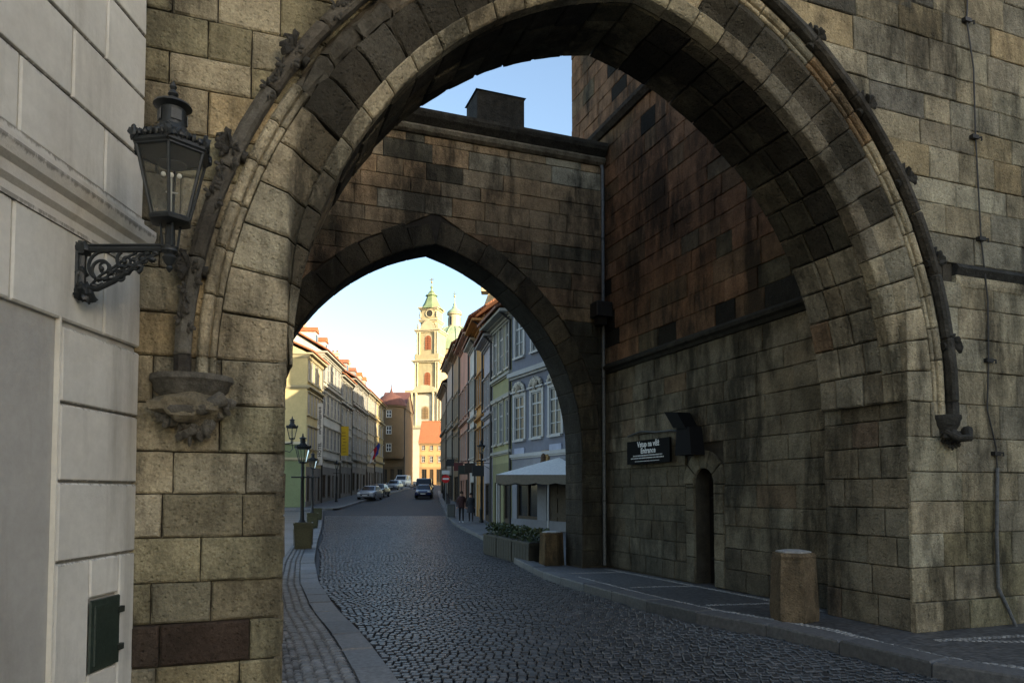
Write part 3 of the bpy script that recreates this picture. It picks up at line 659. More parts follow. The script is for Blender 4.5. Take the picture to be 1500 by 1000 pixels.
# ------------------------------------------------------------------ inner arch of the gate
Y2, Y2B = 13.1, 13.9
A2 = Arch(3.37, 4.02, 3.08, 2.4)
inner = root('inner_gate_arch', (3.4, 13.5, 0), 'brown sandstone inner gate wall with a plain pointed arch and battlement', 'gate', worldkids=True)
icore = wall_with_arch(A2, -.2, XW + .02, Y2 + .03, Y2B, 8.5, (.06, .05, .038)).build('wall_core', 'mortar', inner)
FAR = (lambda a, b: Vector((a, Y2, b)), Vector((0, -1, 0))); st = []; rr = random.Random(44)
for z0, z1 in courses(.1, 8.38, .27, .37, rr):
    segs = []
    o = .45
    if z0 > A2.apex(o): segs = [(-.1, -.1, XW - .02, XW - .02)]
    else:
        h0 = A2.half(z0, o if z0 > 2.3 else 0); h1 = A2.half(min(z1, A2.apex(o) - .02), o if z0 > 2.3 else 0)
        segs = [(-.1, -.1, A2.xc - h0, A2.xc - h1), (A2.xc + h0, A2.xc + h1, XW - .02, XW - .02)]
    for a, b, c, e in segs:
        for q in course_blocks(a, b, c, e, z0, z1, .35, .95, rr):
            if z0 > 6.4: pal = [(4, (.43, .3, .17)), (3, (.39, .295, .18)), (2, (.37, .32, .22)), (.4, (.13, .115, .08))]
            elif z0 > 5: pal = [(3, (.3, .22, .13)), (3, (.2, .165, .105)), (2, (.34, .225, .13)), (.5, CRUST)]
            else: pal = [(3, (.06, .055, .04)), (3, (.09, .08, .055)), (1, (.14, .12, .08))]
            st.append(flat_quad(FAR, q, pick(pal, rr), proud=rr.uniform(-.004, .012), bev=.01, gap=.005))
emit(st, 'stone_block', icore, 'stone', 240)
st = []
ph2 = A2.phimax(0)
for side in (-1, 1):
    for i in range(12):
        P = lambda u, v, s=side: Vector((A2.pt(s, u / A2.R, v)[0], Y2, A2.pt(s, u / A2.R, v)[1]))
        st.append(patch(P, lambda u, v: Vector((0, -1, 0)), ph2 * A2.R * i / 12, ph2 * A2.R * (i + 1) / 12, 0.0, rr.uniform(.4, .5), pick([(3, (.1, .086, .058)), (2, (.15, .122, .078))], rr), proud=.012, nu=2))
emit(st, 'voussoir', icore, 'stone', 40)
st = []
for side in (-1, 1):
    for i in range(13):
        P = lambda u, v, s=side: Vector((A2.pt(s, u / A2.R, 0)[0], v, A2.pt(s, u / A2.R, 0)[1])); N = lambda u, v, s=side: Vector((-s * math.cos(u / A2.R), 0, -math.sin(u / A2.R)))
        st.append(patch(P, N, ph2 * A2.R * i / 13, ph2 * A2.R * (i + 1) / 13, Y2 - .01, Y2B, jit((.05, .045, .036)), proud=.012, nu=2))
    for z0, z1 in courses(.1, 2.4, .3, .4, rr):
        pl = (lambda a, b, s=side: Vector((A2.xc + s * A2.hw, a, b)), Vector((-side, 0, 0))); st.append(flat_quad(pl, [(Y2 - .01, z0), (Y2B, z0), (Y2B, z1), (Y2 - .01, z1)], jit((.07, .06, .045)), proud=.012))
emit(st, 'soffit_stone', icore, 'stone', 60)
n = 6
for i in range(n):
    a = -.1 + i * 7.06 / n + .003; b = -.1 + (i + 1) * 7.06 / n - .003
    m2 = MB(jit((.2, .17, .12))); m2.loft([[(x, Y2 - o, 8.38 + dz) for o, dz in [(-.05, 0), (.04, 0), (.1, .04), (.13, .1), (.1, .15), (.05, .17), (-.05, .17)]] for x in (a, b)]); m2.build('cornice', 'carved', inner)
    m2 = MB(jit((.05, .045, .036))); m2.loft([[(x, Y2 - o, 8.553 + dz) for o, dz in [(-.05, 0), (.08, .0), (.14, .05), (.2, .09), (.24, .16), (.24, .22), (.12, .27), (-.05, .3)]] for x in (a, b)]); m2.build('cornice', 'carved', inner)
mb = MB((.04, .037, .03)); mb.box(-.1, XW - .02, Y2 + .0, Y2B - .02, 8.5, 8.87); mb.build('parapet', 'carved', inner)
for x0 in (.7, 2.0 - .3, 4.2):
    if x0 == 1.7: continue
    mb = MB((.035, .033, .028)); mb.bbox(x0, x0 + 1.0, Y2 + .02, Y2B - .06, 8.872, 9.5, .015); mb.loft([[(x0 - .03, Y2 - .01, 9.502), (x0 + 1.03, Y2 - .01, 9.502), (x0 + 1.03, Y2B - .02, 9.502), (x0 - .03, Y2B - .02, 9.502)], [(x0 + .05, Y2 + .1, 9.56), (x0 + .95, Y2 + .1, 9.56), (x0 + .95, Y2B - .15, 9.56), (x0 + .05, Y2B - .15, 9.56)]]); mb.build('merlon', 'carved', inner)
# drain pipe in the corner, with its hopper
pipe = root('drain_pipe', (6.9, 13.0, .1), 'thin grey drain pipe running down the corner beside the inner arch', 'pipe', worldkids=True)
mb = MB((.13, .13, .12)); mb.tube([(6.9, 13.02, .12), (6.9, 13.02, 8.3), (6.9, 13.08, 8.4)], .035, 10); mb.build('pipe', 'iron', pipe, autos=40)
for z in (1.4, 3.9, 6.8):
    mb = MB((.06, .06, .055)); mb.lathe([(.045, 0), (.045, .04)], 6.9, 13.02, 10, cz=z); mb.box(6.89, 6.96, 13.05, 13.1, z, z + .04); mb.build('clamp', 'iron', pipe)
mb = MB((.02, .02, .018)); mb.bbox(6.62, 6.98, 12.75, 13.08, 5.15, 5.45, .02); mb.box(6.7, 6.9, 12.85, 13.02, 5.0, 5.15); mb.build('hopper', 'iron', pipe)

# ------------------------------------------------------------------ plaster house on the left
WA = math.radians(21.4); WD = Vector((-math.sin(WA), -math.cos(WA), 0)); WNn = Vector((math.cos(WA), -math.sin(WA), 0)); WC = Vector((-.70, 5.7, 0))
def wp(u, z, out=0): return WC + WD * u + WNn * out + Vector((0, 0, z))
WALL = (lambda a, b: wp(a, b), WNn)
lh = root('plaster_house', tuple(wp(3, 0, -2)), 'pale grey plaster house wall with grooved blocks and a recessed doorway', 'building', worldkids=True)
mb = MB((.36, .35, .32))
wall_holes(mb, -.02, 9, -.3, 12, [(.87, 3.2, -.2, 2.65)], lambda a, b: wp(a, b, -.03), tuple(WNn * -.13))
mb.add([wp(.8, -.2, -.16), wp(3.3, -.2, -.16), wp(3.3, 2.7, -.16), wp(.8, 2.7, -.16)], [(0, 1, 2, 3)])
mb.loft([[wp(u, z, -.031) for u, z in ((-.02, -.3), (9, -.3), (9, 12), (-.02, 12))], [wp(u, z, -5) for u, z in ((-.02, -.3), (9, -.3), (9, 12), (-.02, 12))]])
lcore = mb.build('wall', 'render', lh)
st = []; PL = (.56, .545, .49)
def panel(u0, u1, z0, z1, tint=None): st.append(flat_quad(WALL, [(u0, z0), (u1, z0), (u1, z1), (u0, z1)], tint or jit(PL, .03), proud=.0, gap=.006, bev=.012, rough=.0015, bed=-.04, chip=.0008))
def row(z0, z1, cuts):
    cs_ = [0.0] + cuts + [8.5]
    for a, b in zip(cs_, cs_[1:]): panel(a, b, z0, z1)
row(4.44, 4.9, [.49, 1.2, 1.95, 2.7, 3.5]); row(4.9, 5.35, [.83, 1.6, 2.4, 3.2]); row(5.35, 5.8, [.49, 1.2, 1.95, 2.7, 3.5]); row(5.8, 6.3, [.83, 1.6, 2.4]); row(6.3, 7, [.5, 1.3, 2.1])
row(3.99, 4.44, [.83, 1.6, 2.4, 3.2]); row(3.55, 3.99, [.48, 1.28, 2.0, 2.8])
row(2.62, 3.18, [.45, 1.3, 2.1, 2.9])
for z0, z1 in ((2.13, 2.59), (1.66, 2.13), (1.18, 1.66)): panel(0, .865, z0, z1)
panel(0, .2, .0, 1.18); panel(.2, .53, .0, .45); panel(.2, .53, .92, 1.18); panel(.53, .865, .0, 1.18)
emit(st, 'plaster_panel', lcore, 'plaster', 60)
mb = MB((.53, .51, .46)); mb.loft([[wp(u, z, o) for o, z in [(-.02, 3.17), (.01, 3.17), (.012, 3.24), (.04, 3.27), (.045, 3.33), (.08, 3.36), (.1, 3.42), (.1, 3.46), (.02, 3.49), (.015, 3.55), (-.02, 3.55)]] for u in (.0, 9)]); mb.build('string_course', 'plaster', lh)
mb = MB((.46, .44, .40)); mb.bbox(0, 1, 0, 1, 0, 1, .01); 
mb = MB((.64, .61, .53)); mb.add([wp(.872, -.2, .0), wp(.872, 2.64, .0), wp(.872, 2.64, -.155), wp(.872, -.2, -.155), wp(.885, -.2, .0), wp(.885, 2.64, .0), wp(.885, 2.64, -.155), wp(.885, -.2, -.155)], [(0, 1, 2, 3), (4, 7, 6, 5), (0, 4, 5, 1), (1, 5, 6, 2)]); mb.build('door_jamb', 'render', lh)  # far jamb face tinted lighter, the light on it put into the colour
def groove_grime(zs_):  # ragged mould below the horizontal joints of the plaster
    m = M['plaster']; N = m.node_tree.nodes; L = m.node_tree.links; B = N['Principled BSDF']; src = B.inputs['Base Color'].links[0].from_socket
    g = N.new('ShaderNodeNewGeometry'); sp = N.new('ShaderNodeSeparateXYZ'); L.new(g.outputs['Position'], sp.inputs[0])
    mp = N.new('ShaderNodeMapping'); mp.inputs['Scale'].default_value = (1, 1, .25); L.new(g.outputs['Position'], mp.inputs[0])
    nz = N.new('ShaderNodeTexNoise'); nz.inputs['Scale'].default_value = 22; nz.inputs['Detail'].default_value = 6; nz.inputs['Roughness'].default_value = .75; L.new(mp.outputs[0], nz.inputs['Vector']); acc = None
    for z in zs_:
        a = N.new('ShaderNodeMapRange'); a.inputs[1].default_value = z - .05; a.inputs[2].default_value = z; a.inputs[3].default_value = 0; a.inputs[4].default_value = .42; L.new(sp.outputs[2], a.inputs[0])
        b = N.new('ShaderNodeMath'); b.operation = 'LESS_THAN'; b.inputs[1].default_value = z + .014; L.new(sp.outputs[2], b.inputs[0])
        c = N.new('ShaderNodeMath'); c.operation = 'MULTIPLY'; L.new(a.outputs[0], c.inputs[0]); L.new(b.outputs[0], c.inputs[1])
        if acc is None: acc = c
        else:
            q = N.new('ShaderNodeMath'); q.operation = 'MAXIMUM'; L.new(acc.outputs[0], q.inputs[0]); L.new(c.outputs[0], q.inputs[1]); acc = q
    ad = N.new('ShaderNodeMath'); ad.operation = 'ADD'; L.new(acc.outputs[0], ad.inputs[0]); L.new(nz.outputs[0], ad.inputs[1])
    th = N.new('ShaderNodeMapRange'); th.inputs[1].default_value = .78; th.inputs[2].default_value = .92; th.inputs[3].default_value = 0; th.inputs[4].default_value = .6; L.new(ad.outputs[0], th.inputs[0])
    mx = N.new('ShaderNodeMix'); mx.data_type = 'RGBA'; L.new(th.outputs[0], mx.inputs[0]); L.new(src, mx.inputs[6]); mx.inputs[7].default_value = (.06, .052, .04, 1); L.new(mx.outputs[2], B.inputs['Base Color'])
groove_grime([1.18, 1.66, 2.13, 2.59, 3.18, 3.42, 3.55, 3.99, 4.44, 4.9, 5.35])
# electricity cupboard door in the wall
bx = root('meter_cupboard', tuple(wp(.365, .46)), 'small dark green metal cupboard door set low in the plaster wall', 'cupboard', worldkids=True)
mb = MB((.022, .035, .026)); mb.loft([[wp(u, z, .0) for u, z in ((.2, .455), (.53, .455), (.53, .91), (.2, .91))], [wp(u, z, .012) for u, z in ((.205, .46), (.525, .46), (.525, .905), (.205, .905))]]); mb.build('frame', 'iron', bx)
mb = MB((.018, .03, .022)); mb.loft([[wp(u, z, .008) for u, z in ((.235, .49), (.495, .49), (.495, .875), (.235, .875))], [wp(u, z, .022) for u, z in ((.24, .495), (.49, .495), (.49, .87), (.24, .87))]]); mb.build('door', 'iron', bx)
for z in (.56, .81):
    mb = MB((.02, .025, .02)); mb.loft([[wp(u, z + e, .0) for u, e in ((.17, -.02), (.23, -.02), (.23, .02), (.17, .02))], [wp(u, z + e, .028) for u, e in ((.17, -.02), (.23, -.02), (.23, .02), (.17, .02))]]); mb.build('hinge', 'iron', bx)

# ------------------------------------------------------------------ wall lantern
def lantern(mbf, mbg, c, s=1.0, tint=(.016, .019, .02)):  # frame and glass builders; c = base of the lantern
    cx, cy, cz = c; hexa = lambda r, z, rot=math.pi / 6: [(cx + r * s * math.cos(rot + math.pi / 3 * k), cy + r * s * math.sin(rot + math.pi / 3 * k), cz + z * s) for k in range(6)]
    mbf.loft([hexa(.1, .165), hexa(.135, .18), hexa(.14, .2), hexa(.125, .215)], tint)
    b, t = hexa(.122, .21), hexa(.225, .63)
    for k in range(6):
        mbf.tube([b[k], t[k]], .0105 * s, 6, tint)
        mbf.tube([t[k], t[(k + 1) % 6]], .012 * s, 6, tint)
    mbf.loft([hexa(.232, .63), hexa(.25, .645), hexa(.25, .665), hexa(.225, .68), hexa(.17, .70), hexa(.12, .735), hexa(.1, .75)], tint)
    for k in range(6):  # crest ornaments along each edge and on the corners
        p, q = Vector(hexa(.242, .66)[k]), Vector(hexa(.242, .66)[(k + 1) % 6])
        mbf.blob(tuple(p + Vector((0, 0, .03 * s))), .028 * s, k, .5, 6, tint, (1, 1, 1.5)); mbf.blob(tuple(p + Vector((0, 0, .072 * s))), .014 * s, k, .2, 5, tint)
        for j in range(1, 6): mbf.blob(tuple(p.lerp(q, j / 6) + Vector((0, 0, (.018 + .016 * (1 - abs(j - 3) / 3)) * s))), .02 * s, j, .6, 5, tint, (1, 1, 1.3))
    for k in range(10):
        a = 2 * math.pi * k / 10; mbf.blob((cx + .118 * s * math.cos(a), cy + .118 * s * math.sin(a), cz + .745 * s), .026 * s, k, .6, 5, tint)
    mbf.lathe([(.13 * s, .73 * s), (.125 * s, .75 * s), (.1 * s, .79 * s), (.095 * s, .81 * s), (.082 * s, .82 * s), (.08 * s, .935 * s), (.09 * s, .94 * s), (.12 * s, .955 * s), (.114 * s, .97 * s), (.06 * s, 1.0 * s), (.035 * s, 1.015 * s), (.02 * s, 1.02 * s), (.034 * s, 1.04 * s), (.026 * s, 1.06 * s), (.014 * s, 1.07 * s), (.024 * s, 1.09 * s), (.004 * s, 1.13 * s)], cx, cy, 16, tint, cz=cz)
    for k in range(4):
        a = math.pi / 2 * k + .35; u = Vector((math.cos(a), math.sin(a), 0)); w = Vector((-u.y, u.x, 0)); o = Vector((cx, cy, cz + .878 * s)) + u * .081 * s
        mbf.loft([[tuple(o + w * e * s + Vector((0, 0, f * s))) for e, f in ((-.032, -.035), (.032, -.035), (.032, .035), (-.032, .035))], [tuple(o + u * .006 * s + w * e * s + Vector((0, 0, f * s))) for e, f in ((-.032, -.035), (.032, -.035), (.032, .035), (-.032, .035))]], (.03, .034, .034))
    mbf.tube([(cx, cy, cz), (cx, cy, cz + .17 * s)], .03 * s, 8, tint)
    for k in range(4):
        a = math.pi / 2 * k + .3; mbf.tube([(cx + .045 * s * math.cos(a), cy + .045 * s * math.sin(a), cz + .02 * s), (cx + .06 * s * math.cos(a), cy + .06 * s * math.sin(a), cz + .17 * s)], .008 * s, 5, tint)
    mbf.lathe([(.05 * s, .0), (.055 * s, .015 * s), (.03 * s, .03 * s)], cx, cy, 12, tint, cz=cz)
    for k in range(6):
        q = [Vector(b[k]), Vector(b[(k + 1) % 6]), Vector(t[(k + 1) % 6]), Vector(t[k])]
        mbg.append([tuple(p) for p in q])
lampr = root('wall_lantern', tuple(wp(.73, 2.8)), 'ornate black hexagonal wall lantern on a scrolled iron bracket', 'lamp', worldkids=True)
LT = wp(.73, 3.085, .565); IR = (.016, .019, .02)
mb = MB(IR); gl = []; lantern(mb, gl, (LT.x, LT.y, LT.z), .94); lbody = mb.build('lantern_frame', 'iron', lampr, autos=40)
for q in gl: MB((.5, .5, .5)).add(q, [(0, 1, 2, 3)]).build('pane', 'clear', lbody)
mb = MB((.35, .34, .3)); 
mb.tube([LT + Vector((0, 0, .2)), LT + Vector((0, 0, .46))], .006, 6); mb.tube([LT + Vector((-.03, 0, .36)), LT + Vector((.04, 0, .36))], .005, 5)
for e in (-.045, 0, .045): mb.blob((LT.x + e, LT.y, LT.z + .47), .015, 1, 0, 6, (.85, .84, .78))
mb.lathe([(.03, 0), (.05, .012), (.02, .03)], LT.x, LT.y, 10, (.2, .2, .18), cz=LT.z + .2)
mb.lathe([(.085, .53), (.09, .535), (.03, .56)], LT.x, LT.y, 16, (.05, .05, .05), cz=LT.z); mb.build('burner', 'paint', lbody)
def bp(o, z): return wp(.73, z, o)
mb = MB(IR); zt = 3.09
mb.tube([bp(.0, zt), bp(.6, zt)], .021, 8); mb.tube([bp(.0, zt + .028), bp(.52, zt + .028)], .008, 6)
mb.tube([bp(.02, zt + .05), bp(.02, 2.83)], .026, 8)
mb.tube([bp(.05, zt - .24), bp(.12, zt - .245), bp(.22, zt - .2), bp(.32, zt - .13), bp(.42, zt - .06), bp(.5, zt - .02)], [.02, .018, .016, .015, .014, .012], 8)
def spiral(o0, z0, r0, turns, a0, n=26, r1=.012, d=1):
    pts = []
    for i in range(n + 1):
        t = i / n; r = r0 * (1 - t) + .008; a = a0 + d * turns * 2 * math.pi * t; pts.append(bp(o0 + r * math.cos(a), z0 + r * math.sin(a)))
    mb.tube(pts, [r1 * (1 - .4 * i / n) for i in range(n + 1)], 6)
    e = pts[-1]; mb.blob(tuple(e), .016, 2, .2, 5)
spiral(.15, zt - .115, .1, 1.4, 1.2); spiral(.15, zt - .12, .065, 1.2, 4.2, d=-1); spiral(.29, zt - .07, .05, 1.3, 2.0); spiral(.4, zt - .065, .035, 1.2, 3.8, d=-1); spiral(.27, zt - .17, .035, 1.2, .5); spiral(.36, zt - .11, .03, 1.2, 5)
mb.tube([bp(.08, zt - .22), bp(.14, zt - .16), bp(.22, zt - .11), bp(.3, zt - .05), bp(.36, zt - .02)], .009, 6); mb.tube([bp(.2, zt - .15), bp(.26, zt - .1), bp(.33, zt - .1)], .008, 6)
for k in range(16):
    a = k / 15; mb.blob(tuple(bp(.1 + .38 * a, zt - .225 + .2 * a + .03 * math.sin(k * 2.1))), .018, k, .6, 5, None, (1.3, 1, .8))
mb.build('bracket', 'iron', lampr, autos=45)
mb = MB(IR); mb.blob(tuple(bp(.03, zt)), .045, 3, .35, 7); mb.blob(tuple(bp(.035, 2.83)), .055, 5, .4, 8, None, (1, 1, 1)); mb.blob(tuple(bp(.07, 2.80)), .04, 6, .5, 7); mb.blob(tuple(bp(.02, 2.95)), .035, 6, .4, 7)
mb.loft([[bp(.0, z) + WD * e for e, z in ((-.035, 2.78), (.035, 2.78), (.035, 3.13), (-.035, 3.13))], [bp(.015, z) + WD * e for e, z in ((-.03, 2.785), (.03, 2.785), (.03, 3.125), (-.03, 3.125))]])
mb.build('wall_plate', 'iron', lampr, autos=45)
mb = MB(IR); mb.lathe([(.045, .05), (.05, .02), (.03, 0), (.045, -.02), (.03, -.05), (.015, -.07), (.022, -.085), (.004, -.11)], LT.x, LT.y, 12, cz=LT.z - .03); mb.build('pendant', 'iron', lampr, autos=50)

# ------------------------------------------------------------------ small fittings on the tower
def text_mesh(name, body, size, parent, mat, tint, M4, align='CENTER', extr=.001):
    cu = bpy.data.curves.new(name, 'FONT'); cu.body = body; cu.size = size; cu.align_x = align; cu.align_y = 'CENTER'; cu.extrude = extr; cu.resolution_u = 2; cu.offset = size * .025
    to = bpy.data.objects.new(name, cu); COL.objects.link(to); dg = bpy.context.evaluated_depsgraph_get(); me = bpy.data.meshes.new_from_object(to.evaluated_get(dg)); bpy.data.objects.remove(to)
    me.transform(M4); me.name = name; me.materials.clear(); me.materials.append(M[mat]); a = me.attributes.new('tint', 'FLOAT_COLOR', 'POINT'); a.data.foreach_set('color', [*tint, 1.0] * len(me.vertices))
    return link(name, me, parent)
sg = root('entrance_sign', (6.9, 11.35, 2.13), 'black entrance sign with white lettering on the passage wall', 'sign', worldkids=True)
mb = MB((.006, .006, .006)); mb.box(6.9, 6.94, 10.62, 12.08, 2.12, 2.55); mb.build('board', 'black', sg)
def onside(y, z, x=6.897): return Matrix(((0, 0, -1, x), (-1, 0, 0, y), (0, 1, 0, z), (0, 0, 0, 1)))
for body, s, z in (('Vstup na věž', .128, 2.472), ('Entrance', .128, 2.352)):
    text_mesh('lettering', body, s * 1.12, sg, 'paint', (.8, .8, .78), onside(11.32, z))
# fine print kept as short strokes that cannot be read
for z, y0, y1, h in ((2.268, 10.85, 11.85, .02), (2.222, 10.8, 11.9, .02), (2.165, 10.95, 11.75, .012)):
    mb = MB((.7, .7, .68)); y = y0
    while y < y1: w = RND.uniform(.018, .04); mb.box(6.895, 6.8985, y, y + w, z - h / 2, z + h / 2); y += w + RND.uniform(.008, .02)
    mb.build('fine_print', 'paint', sg)
cb = tag(MB((.03, .03, .028)).tube([(6.93, 12.1, 2.66), (6.92, 11.6, 2.72), (6.92, 11.1, 2.67), (6.92, 10.6, 2.66), (6.9, 10.1, 2.6)], .018, 6).build('wall_cable', 'iron', None, True), 'dark cable running along the passage wall above the entrance sign', 'cable')
hd = root('lamp_hood', (6.85, 10.0, 2.2), 'black sheet metal hood fixed above the small tower door', 'fixture', worldkids=True)
mb = MB((.008, .008, .008)); mb.loft([[(6.98, y, z) for y, z in ((10.22, 2.66), (9.86, 2.62), (10.12, 2.92), (10.5, 2.96))], [(6.72, y, z) for y, z in ((10.22, 2.66), (9.86, 2.62), (10.12, 2.92), (10.5, 2.96))]]); mb.build('chute', 'black', hd)
mb = MB((.012, .012, .013)); mb.loft([[(6.98, 10.18, 2.2), (6.98, 9.72, 2.2), (6.72, 9.72, 2.2), (6.72, 10.18, 2.2)], [(6.98, 10.16, 2.655), (6.98, 9.8, 2.655), (6.74, 9.8, 2.655), (6.74, 10.16, 2.655)]]); mb.build('box', 'black', hd)
lc = root('lightning_cable', (8.4, 5.65, .15), 'thin dark lightning cable with wall clips ending in a grey pipe', 'cable', worldkids=True)
cpts = [onY(x, y, YF - .035) for x, y in ((1418, -30), (1416, 30), (1426, 100), (1429, 200), (1437, 350), (1447, 440), (1448, 528), (1446, 600), (1459, 655), (1461, 690))]
MB((.03, .03, .03)).tube(cpts, .009, 6).build('cable', 'iron', lc)
MB((.1, .105, .11)).tube([onY(x, y, YF - .05) for x, y in ((1461, 685), (1460, 780), (1462, 860))] + [onY(1474, 885, YF - .07), onY(1490, 921, YF - .12)], .019, 8).build('pipe', 'iron', lc, autos=40)
for x, y in ((1416, 30), (1427, 201), (1437, 350), (1448, 528), (1459, 664)):
    p = onY(x, y, YF - .035); mb = MB((.015, .015, .015)); mb.box(p[0] - .05, p[0] + .05, YF - .06, YF - .012, p[2] - .022, p[2] + .022); mb.tube([(p[0] + .03, YF - .02, p[2]), (p[0] + .1, YF - .05, p[2] + .01), (p[0] + .1, YF - .05, p[2] - .03)], .012, 5); mb.build('clip', 'iron', lc)

# ------------------------------------------------------------------ stone bollards
def bollard(x, y, z, s, label, rot, tint):
    r = root('stone_bollard', (x, y, z), label, 'bollard', 'stone bollards', rot)
    n = 6; rings = []
    for rad, zz in ((.27, 0), (.275, .1), (.26, .4), (.245, .72), (.25, .76), (.235, .8)):
        rings.append([((rad * math.cos(math.pi / 3 * k) + RND.uniform(-.006, .006)) * s, (rad * math.sin(math.pi / 3 * k) + RND.uniform(-.006, .006)) * s, zz * s) for k in range(6)])
    mb = MB(tint); mb.loft(rings); o = mb.build('shaft', 'stone', r)
    mb = MB((.3, .3, .29)); mb.lathe([(.2 * s, .795 * s), (.2 * s, .815 * s), (.12 * s, .83 * s)], 0, 0, 6); mb.build('cap', 'granite', r)
p = W(3.3, 8.45); bollard(p[0], p[1], .11, .98, 'hexagonal sandstone bollard on the kerb near the tower corner', .25, (.16, .12, .075))
p = W(.84, 15.3); bollard(p[0], p[1], -.06, 1.0, 'brown stone bollard at the end of the cafe planters', .6, (.15, .1, .05))

# ------------------------------------------------------------------ houses of the street
WINC = {}
def window_mesh(w, h, trim, frame, arched=False, pan=(2, 3), surround=.14):
    key = (round(w, 2), round(h, 2), trim, frame, pan, surround)
    if key in WINC: return WINC[key]
    mb = MB(trim); s = surround
    if s:
        mb.box(-w / 2 - s, -w / 2, -.02, .06, 0, h + s); mb.box(w / 2, w / 2 + s, -.02, .06, 0, h + s); mb.box(-w / 2, w / 2, -.02, .06, h, h + s)
        mb.box(-w / 2 - s - .08, w / 2 + s + .08, -.02, .16, h + s, h + s + .08)
    mb.box(-w / 2 - .1, w / 2 + .1, -.05, .14, -.1, -.0)
    f = .06
    for a, b in ((-w / 2, -w / 2 + f), (w / 2 - f, w / 2)): mb.box(a, b, -.09, .01, 0, h, frame)
    for a, b in ((0, f), (h - f, h)): mb.box(-w / 2 + f, w / 2 - f, -.09, .01, a, b, frame)
    for i in range(1, pan[0]): x = -w / 2 + w * i / pan[0]; mb.box(x - .035, x + .035, -.085, .012, f, h - f, frame)
    for i in range(1, pan[1]): z = h * i / pan[1]; t = .04 if i == pan[1] - 1 else .02; mb.box(-w / 2 + f, w / 2 - f, -.08, .008, z - t, z + t, frame)
    me = mb.mesh('window', M['paint']); g = MB(); g.add([(-w / 2, -.025, 0), (w / 2, -.025, 0), (w / 2, -.025, h), (-w / 2, -.025, h)], [(0, 1, 2, 3)]); ge = g.mesh('pane', M['pane']); WINC[key] = (me, ge); return WINC[key]
def house(name, label, A, B, H, tint, floors, gf=(), roof=(3.2, (.34, .13, .06)), trim=(.5, .46, .38), frame=(.6, .6, .58), D=10, strings=(), chim=(), eave=.45, pil=0, gftint=None, group=None, zb=None, dormers=0, mul=1.0, keep=False):
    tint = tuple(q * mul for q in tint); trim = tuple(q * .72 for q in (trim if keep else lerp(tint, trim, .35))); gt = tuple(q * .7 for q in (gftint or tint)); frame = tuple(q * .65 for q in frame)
    a = W(*A); b = W(*B); z = min(zg(A[1]), zg(B[1])) if zb is None else zb
    Wd = math.hypot(b[0] - a[0], b[1] - a[1]); ang = math.atan2(b[1] - a[1], b[0] - a[0])
    H = H - z
    r = root(name, (a[0], a[1], z), label, 'house', group, ang); holes = []; wins = []
    for sill, w, h, n, sur, pan in floors:
        sill -= z
        for i in range(n):
            x = Wd * (i + .5) / n
            if w / 2 + sur > Wd / n / 2: w = Wd / n * .62
            holes.append((x - w / 2, x + w / 2, sill, sill + h)); wins.append((x, sill, w, h, sur, pan))
    for g in gf: holes.append((Wd * g[0], Wd * g[1], g[2], g[3]))
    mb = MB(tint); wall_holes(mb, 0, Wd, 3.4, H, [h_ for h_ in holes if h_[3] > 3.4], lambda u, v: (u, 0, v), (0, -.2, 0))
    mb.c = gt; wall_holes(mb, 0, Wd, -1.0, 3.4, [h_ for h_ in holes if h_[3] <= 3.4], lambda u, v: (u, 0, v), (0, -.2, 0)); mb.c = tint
    dp = MB((.03, .028, .025)); dp.tube([(.06, .1, 0), (.06, .1, H - .5), (.06, eave * .7, H - .1)], .07, 6); dp.build('downpipe', 'iron', r)
    mb.add([(0, 0, -1), (Wd, 0, -1), (Wd, -D, -1), (0, -D, -1), (0, 0, H), (Wd, 0, H), (Wd, -D, H), (0, -D, H), (0, -D / 2, H + roof[0] - .1), (Wd, -D / 2, H + roof[0] - .1)], [(0, 3, 7, 4), (1, 5, 6, 2), (3, 2, 6, 7), (4, 7, 8), (5, 9, 6)])
    mb.build('wall', 'facade', r)
    for x, sill, w, h, sur, pan in wins:
        me, ge = window_mesh(w, h, trim, frame, pan=pan, surround=sur); o = link('window', me, r); o.location = (x, .002, sill); link('pane', ge, o)
    for g in gf:
        k = g[4]; x0, x1, z0, z1 = Wd * g[0], Wd * g[1], g[2], g[3]; dk = g[5] if len(g) > 5 else (.05, .035, .02)
        if k == 'door':
            mb = MB(dk); mb.box(x0, x1, -.2, -.15, z0, z1)
            for i in range(2):
                for j in range(3): xa = x0 + (x1 - x0) * (i + .15) / 2; xb = x0 + (x1 - x0) * (i + .85) / 2; za = z0 + (z1 - z0) * (j + .12) / 3; zb_ = z0 + (z1 - z0) * (j + .88) / 3; mb.box(xa, xb, -.15, -.12, za, zb_)
            mb.build('door', 'wood', r)
        else:
            mb = MB(dk)
            for xa, xb, za, zb_ in ((x0, x0 + .09, z0, z1), (x1 - .09, x1, z0, z1), (x0 + .09, x1 - .09, z1 - .1, z1), (x0 + .09, x1 - .09, z0, z0 + .5), ((x0 + x1) / 2 - .05, (x0 + x1) / 2 + .05, z0 + .5, z1 - .1)): mb.box(xa, xb, -.18, -.06, za, zb_)
            o = mb.build('shopfront', 'wood', r); MB().add([(x0, -.14, z0), (x1, -.14, z0), (x1, -.14, z1), (x0, -.14, z1)], [(0, 1, 2, 3)]).build('pane', 'glass', o)
    for zz, dz, out in list(strings) + [(H + z - .35, .2, .18), (H + z - .15, .14, eave * .8)]:
        zz -= z; mb = MB(trim); mb.box(-.0 - out * .4, Wd + out * .4, -D * .98, out, zz, zz + dz); mb.box(-.0 - out * .2, Wd + out * .2, -D * .97, out * .5, zz - dz * .5, zz - .001); mb.build('cornice', 'facade', r)
